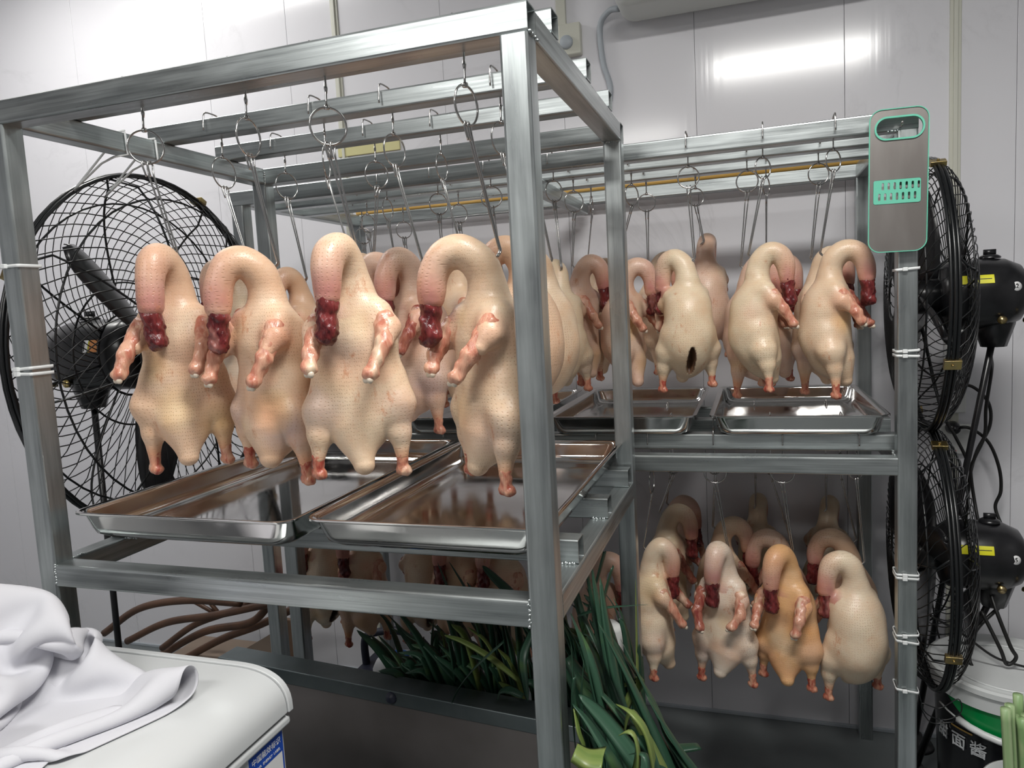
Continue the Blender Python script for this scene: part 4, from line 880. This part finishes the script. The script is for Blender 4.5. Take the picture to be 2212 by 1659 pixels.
# named long leaves seen in the photograph, in the sink
def pl(pts, wd, m, y=None): return ([at(u, v, 1, yy) for u, v, yy in pts], wd, m)
for pts, wd, mm_, lab in (
  ([(1010, 1500, .50), (925, 1400, .50), (880, 1370, .50), (832, 1322, .50)], .012, 'leaf', 'long scallion leaf reaching up left over the sink toward the beam'),
  ([(1120, 1470, .45), (1060, 1420, .45), (1000, 1385, .45), (960, 1372, .45)], .009, 'leafy', 'yellow-green scallion leaf lying across the sink heap'),
  ([(1090, 1385, .42), (1030, 1440, .41), (990, 1490, .40), (975, 1522, .385)], .009, 'leaf', 'scallion leaf hanging over the sink rim, tip down left'),
  ([(1000, 1400, .52), (930, 1430, .52), (870, 1440, .52), (812, 1450, .52)], .007, 'leaf', 'thin scallion leaf pointing left over the sink'),
  ([(1150, 1360, .48), (1130, 1420, .44), (1135, 1480, .42), (1140, 1515, .41)], .009, 'leaf', 'scallion leaf drooping beside the corner post in the sink'),
  ([(1000, 1420, .56), (985, 1340, .56), (975, 1290, .56), (945, 1215, .56)], .009, 'leaf', 'upright scallion leaf rising behind the shelf beam, left'),
  ([(1060, 1400, .56), (1030, 1320, .56), (1005, 1270, .56), (970, 1213, .56)], .008, 'leaf', 'upright scallion leaf rising behind the shelf beam, middle'),
  ([(1180, 1380, .54), (1120, 1300, .54), (1070, 1250, .54), (1042, 1222, .54)], .015, 'leaf', 'broad bent scallion leaf rising behind the shelf beam, right'),
  ([(1130, 1504, .405), (1100, 1490, .405), (1080, 1495, .405), (1075, 1512, .400)], .011, 'leaf', 'short curled scallion leaf resting on the sink rim')):
    P, wd, m = pl(pts, wd, M[mm_]); t = thing('scallion_leaf', P[0], lab, 'scallion leaf'); leaf(P, wd, m, t, rnd)
    for c_ in t.children: c_.name = 'leaf_blade'
# the big bunch to the right of the corner post
WK[0] = 1.9
G2 = 'scallions bunched beside the corner post'
bun = [([(1400, 1720, .25), (1340, 1560, .25), (1300, 1400, .27), (1262, 1205, .30)], .017, 'leaf'), ([(1420, 1720, .22), (1330, 1500, .22), (1295, 1330, .24), (1277, 1215, .26)], .015, 'leaf'),
 ([(1500, 1720, .26), (1400, 1560, .28), (1330, 1400, .30), (1268, 1300, .32)], .014, 'leaf'), ([(1360, 1720, .12), (1300, 1550, .12), (1260, 1400, .12), (1232, 1322, .13)], .012, 'leaf'),
 ([(1300, 1740, .08), (1260, 1620, .08), (1240, 1500, .08), (1233, 1388, .08)], .011, 'leaf'), ([(1460, 1740, .12), (1380, 1600, .12), (1300, 1500, .13), (1245, 1450, .13)], .016, 'leaf'),
 ([(1480, 1740, .18), (1420, 1600, .18), (1350, 1450, .18), (1290, 1340, .18)], .018, 'leaf'), ([(1540, 1740, .26), (1450, 1600, .27), (1390, 1480, .28), (1340, 1380, .3)], .012, 'leaf'),
 ([(1440, 1740, .05), (1370, 1640, .05), (1310, 1560, .06), (1250, 1500, .06)], .017, 'leaf'), ([(1380, 1740, .02), (1320, 1640, .02), (1270, 1560, .03), (1236, 1520, .03)], .015, 'leaf'),
 ([(1250, 1330, .36), (1300, 1315, .36), (1350, 1310, .36), (1402, 1306, .36)], .007, 'leaf'), ([(1560, 1740, .22), (1480, 1640, .2), (1430, 1560, .2), (1395, 1500, .2)], .014, 'leaf'),
 ([(1420, 1735, .10), (1400, 1600, .10), (1370, 1545, .10), (1330, 1520, .12)], .012, 'leafy'), ([(1470, 1730, .14), (1400, 1600, .11), (1362, 1540, .11), (1345, 1600, .10)], .011, 'leafy'),
 ([(1345, 1740, .0), (1372, 1650, -.01), (1365, 1585, -.01), (1335, 1590, -.01)], .015, 'leafy'), ([(1240, 1530, .03), (1250, 1580, .02), (1262, 1610, .02), (1265, 1632, .02)], .006, 'leafy'),
 ([(1240, 1460, .04), (1236, 1500, .04), (1238, 1560, .04), (1245, 1640, .04)], .007, 'leaf'), ([(1350, 1480, .30), (1380, 1470, .3), (1360, 1510, .28), (1340, 1560, .28)], .008, 'leafy'),
 ([(1225, 1420, .30), (1290, 1520, .28), (1350, 1620, .25), (1400, 1720, .22)], .016, 'leaf'), ([(1260, 1380, .34), (1330, 1500, .32), (1400, 1620, .30), (1460, 1720, .28)], .018, 'leaf'),
 ([(1240, 1260, .40), (1260, 1330, .38), (1300, 1420, .34), (1340, 1520, .30)], .010, 'leaf'), ([(1305, 1190, .45), (1290, 1240, .44), (1270, 1320, .42), (1250, 1420, .40)], .011, 'leaf')]
labs2 = ['tallest scallion in the bunch beside the corner post, tip at shelf height', 'second tall scallion overlapping the tallest one', 'long scallion sloping right across the rear post', 'short scallion with its tip right beside the corner post', 'pointed scallion standing against the corner post', 'broad scallion fanning out low in the bunch', 'widest dark scallion through the middle of the bunch', 'thin scallion at the right edge of the bunch', 'broad scallion low in front of the bunch', 'lowest scallion at the foot of the corner post', 'thin scallion leaf sticking out sideways across the rear post', 'scallion spreading toward the floor on the right', 'yellow-green bent scallion in the middle of the bunch', 'folded yellow-green scallion with its tip hanging down', 'pale curled scallion arching at the front of the bunch', 'small withered yellow scallion tip on the corner post', 'narrow scallion strip running down the post', 'small yellow curl behind the folded scallion', 'dark scallion crossing under the tallest one', 'dark scallion filling the back of the bunch', 'scallion behind the bunch near the shelf corner', 'dark scallion rising to the tray rail end']
for (pts, wd, mm_), lab in zip(bun, labs2):
    P, wd, m = pl([(u, v, y) for u, v, y in pts], wd, M[mm_]); t = thing('scallion', P[0], lab, 'scallion', G2); l_ = leaf(P, wd, m, t, rnd, .5)
    d_ = (P[1]-P[0]); Q = [p+Vector((rnd.uniform(.006, .018), rnd.uniform(-.006, .010), -.03)) for p in P]
    if wd > .010: leaf(Q, wd*.9, M['leaf'], t, rnd, .5)
for (pts, lab) in (([(1395, 1635, .34), (1450, 1620, .36), (1508, 1612, .38)], 'cut open scallion piece sticking out right over the floor'), ([(1240, 1625, -.02), (1270, 1640, -.02), (1305, 1640, -.02)], 'torn yellow-green scallion piece low beside the post')):
    P, wd, m = pl(pts, .013, M['leaf' if 'open' in lab else 'leafy']); t = thing('scallion', P[0], lab, 'scallion'); leaf(P, wd, m, t, rnd, .5, tip=False, blunt=True)
# ------------------------------------------------------------------ things in the dark corner behind the sink
G3 = 'bent dark wooden rods in the corner'
for i, (pts, r_) in enumerate((([(225, 1368), (300, 1315), (400, 1297), (520, 1303)], .013), ([(275, 1385), (360, 1345), (470, 1328), (600, 1300)], .013), ([(350, 1400), (420, 1350), (500, 1320), (560, 1292)], .012),
   ([(340, 1420), (440, 1365), (540, 1345), (585, 1302)], .014), ([(395, 1425), (480, 1380), (560, 1350), (640, 1312)], .014), ([(420, 1300), (470, 1325), (450, 1290), (500, 1280)], .008))):
    b = MB(); b.sweep(smoothpath([at(u, v, 1, 1.02+.03*i) for u, v in pts], 8), r_, 10)
    props(b.build('wooden_rod', M['wood']), ['topmost bent dark wooden rod against the wall', 'second bent dark wooden rod from the top', 'thin wooden rod crossing behind the others', 'thick wooden rod ending near the freezer corner', 'lowest thick wooden rod, reaching farthest right', 'short thin wooden rod high at the back'][i], 'rod', G3)
t = thing('cardboard_box', (-.5, 1.25, 0), 'tall brown cardboard box in the dark corner left of the sink', 'box')
b = MB(); b.box((-.86, 1.14, 0), (-.42, 1.30, .20)); b.build('carton', M['card'], t, bevel=.002)
q = [at(490, 1425, 1, 1.14), at(615, 1352, 1, 1.14), at(628, 1440, 1, 1.14), at(500, 1450, 1, 1.14)]
b = MB(); b.add([p+Vector((0, d, 0)) for d in (0, .012) for p in q], [(0, 1, 2, 3), (4, 7, 6, 5), (0, 4, 5, 1), (1, 5, 6, 2), (2, 6, 7, 3), (3, 7, 4, 0)]); b.build('open_flap', M['card'], t, smooth=False)
p0 = at(632, 1450, 1, .98); b = MB(); b.box((p0.x-.035, .97, 0), (p0.x+.03, .985, at(632, 1335, 1, .98).z)); props(b.build('wooden_plank', M['board'], bevel=.01, seg=3), 'upright brown wooden plank beside the back rack post', 'plank')
t = thing('tool_case', at(850, 1400, 1, 1.2), 'dark blue case with a carry handle behind the sink', 'case')
q0, q1 = at(775, 1440, 1, 1.2), at(935, 1440, 1, 1.2)
b = MB(); b.box((q0.x, 1.14, 0), (q1.x, 1.34, q0.z+.005)); b.build('case_body', M['navy'], t, bevel=.012, seg=3)
b = MB(); b.sweep(smoothpath([Vector((q0.x+.02, 1.22, q0.z-.01)), Vector((q0.x+.02, 1.22, q0.z+.09)), Vector((q0.x+.06, 1.22, q0.z+.12)), Vector(((q0.x+q1.x)/2+.02, 1.22, q0.z+.135)), Vector((q1.x-.03, 1.22, q0.z+.09)), Vector((q1.x-.015, 1.22, q0.z-.01))], 6), .016, 10, flat=.8); b.build('carry_handle', M['navy'], t)
t = thing('plastic_jug', at(860, 1450, 1, 1.05), 'white plastic container with a bright blue lid behind the sink', 'container')
q0 = at(860, 1425, 1, 1.02); b = MB(); b.lathe([(.0, 0), (.075, 0), (.08, .01), (.08, q0.z-.02), (.07, q0.z), (.035, q0.z+.006)], (q0.x, 1.02, 0), n=28); b.build('jug_body', M['bwhite'], t)
b = MB(); b.lathe([(.036, q0.z+.002), (.036, q0.z+.016), (.030, q0.z+.019), (0, q0.z+.019)], (q0.x, 1.02, 0), n=28); b.build('jug_lid', M['bluelid'], t)
q0 = at(1318, 1375, 1, .62); b = MB(); b.lathe([(.0, -.35), (.03, -.35), (.03, .02), (.026, .03), (.0, .031)], q0, (0, 0, 1), 24); props(b.build('plastic_bottle', M['plastic']), 'white plastic bottle end poking out behind the scallion bunch', 'bottle')
# ------------------------------------------------------------------ buckets at the right edge
def bucket(c, r0, r1, z0, z1, m, name, label, t=None, lid=None, rimm=None, lidmat=None):
    t = thing(name, (c[0], c[1], z0), label, 'bucket')
    b = MB(); b.lathe([(0, z0), (r0, z0), (r0+.003, z0+.004), (r1, z1-.012), (r1+.005, z1-.010), (r1+.005, z1), (r1-.001, z1), (r1-.004, z1-.012), (r0-.002, z0+.006), (0, z0+.006)], (c[0], c[1], 0), n=64); o = b.build('shell', m, t); autosmooth(o, 40)
    return t, o
BC = (1.82, 1.06)
sb, sh_ = bucket(BC, .142, .160, 0, .442, M['bblack'], 'sauce_bucket', 'tall black and green sauce bucket with white lid, silver characters and handle')
b = MB(); b.lathe([(.159, .425), (.168, .427), (.170, .462), (.176, .466), (.176, .478), (.168, .482), (.158, .478), (.150, .470), (0, .470)], (*BC, 0), n=72); lo_ = b.build('lid', M['bwhite'], sb); autosmooth(lo_, 40)
b = MB(); b.ring((*BC, .472), .125, .003, (0, 0, 1), 48); b.build('lid_ridge', M['bwhite'], lo_)
V = []; 
for i in range(41):
    a_ = -2.75+i*.06; zz_ = .425-.050*min(1, i/9)-.012*math.sin(i*.16); rt = lambda z_: .142+.018*z_/.442+.0022
    V += [(BC[0]+rt(zz_)*math.cos(a_), BC[1]+rt(zz_)*math.sin(a_), zz_), (BC[0]+rt(.426)*math.cos(a_), BC[1]+rt(.426)*math.sin(a_), .426)]
mesh_obj('green_band', V, [(2*i, 2*i+2, 2*i+3, 2*i+1) for i in range(40)], M['bgreen'], sh_)
hp = []
for a in np.linspace(PI*1.10, PI*1.93, 16):
    s_ = (a-PI*1.10)/(PI*.83); hp.append(Vector((BC[0]+.170*math.cos(a), BC[1]+.176*math.sin(a), .395-.030*math.sin(PI*s_))))
b = MB(); b.sweep(hp, .0022, 6); hd = b.build('wire_handle', M['bwhite'], sb)
b = MB(); b.sweep(hp[2:7], .0085, 10); b.build('handle_grip', M['bwhite'], hd)
b = MB(); b.sweep(hp[7:15], .0045, 10); b.build('handle_grip', M['bwhite'], hd)
def wrap_text(s_, ang, z, size, m, c, rad, slope, par, bold=.001):
    d = Vector((math.cos(ang), math.sin(ang), 0)); xx = Vector((-math.sin(ang), math.cos(ang), 0)); r = rad
    text('bucket_text', s_, size, m, basis((c[0]+d.x*r, c[1]+d.y*r, z), xx, Vector((d.x*slope, d.y*slope, 1))), par, .0012, bold)
for s_, a in (('甜', -2.84), ('面', -2.52), ('酱', -2.22)): wrap_text(s_, a, .318, .040, M['silver'], BC, .1590, .02, sh_, 0)
def band(c, rad, a0, a1, z0, z1, m, par, nm):
    V = [Vector((c[0]+rad*math.cos(a0+(a1-a0)*i/10), c[1]+rad*math.sin(a0+(a1-a0)*i/10), z)) for i in range(11) for z in (z0, z1)]
    mesh_obj(nm, V, [(2*i, 2*i+2, 2*i+3, 2*i+1) for i in range(10)], m, par)
band(BC, .1600, -2.65, -2.30, .350, .354, M['gold'], sh_, 'ochre_stripe')
# wire tangle by the bucket, cut scallions in a white pot at the right edge
b = MB(); q = [at(u, v, 1, .84) for u, v in ((1985, 1500), (2000, 1540), (2040, 1555), (2075, 1540), (2070, 1510), (2030, 1530), (1990, 1520), (2010, 1560), (2060, 1560))]; b.sweep(smoothpath(q, 6), .0014, 5); props(b.build('loose_wire', M['blackm']), 'loose thin black wire tangle above the sauce bucket lid', 'wire')
pc = at(2240, 1760, 1, .60); t = thing('white_pot', (pc.x, .60, pc.z-.2), 'white round pot at the lower right edge holding cut scallions', 'pot')
b = MB(); b.lathe([(0, -.20), (.07, -.20), (.085, -.19), (.088, .02), (.091, .024), (.085, .026), (.082, -.18), (0, -.185)], (pc.x, .60, pc.z+.03), n=48); b.build('pot_shell', M['bwhite'], t)
b = MB(); b.box((pc.x-.15, .45, 0), (pc.x+.15, .75, pc.z-.171)); props(b.build('low_stool', M['grey'], bevel=.01), 'low grey stand under the white pot at right edge', 'stand')
for i in range(9):
    u = 2172+i*9; top = 1500+(i % 3)*22+(30 if i in (0, 4) else 0); P = [at(u+12, 1780, 1, .58+.012*(i % 4)), at(u+6, 1640, 1, .58+.012*(i % 4)), at(u, top, 1, .58+.012*(i % 4))]
    b = MB(); b.sweep(smoothpath(P, 4), .0088, 10, cap=True); o = props(b.build('scallion_stalk', M['stalk']), ['leftmost cut scallion stalk in the pot at right edge', 'cut scallion stalk standing in the white pot at right edge'][min(i, 1)], 'scallion', 'cut scallion stalks in the white pot')
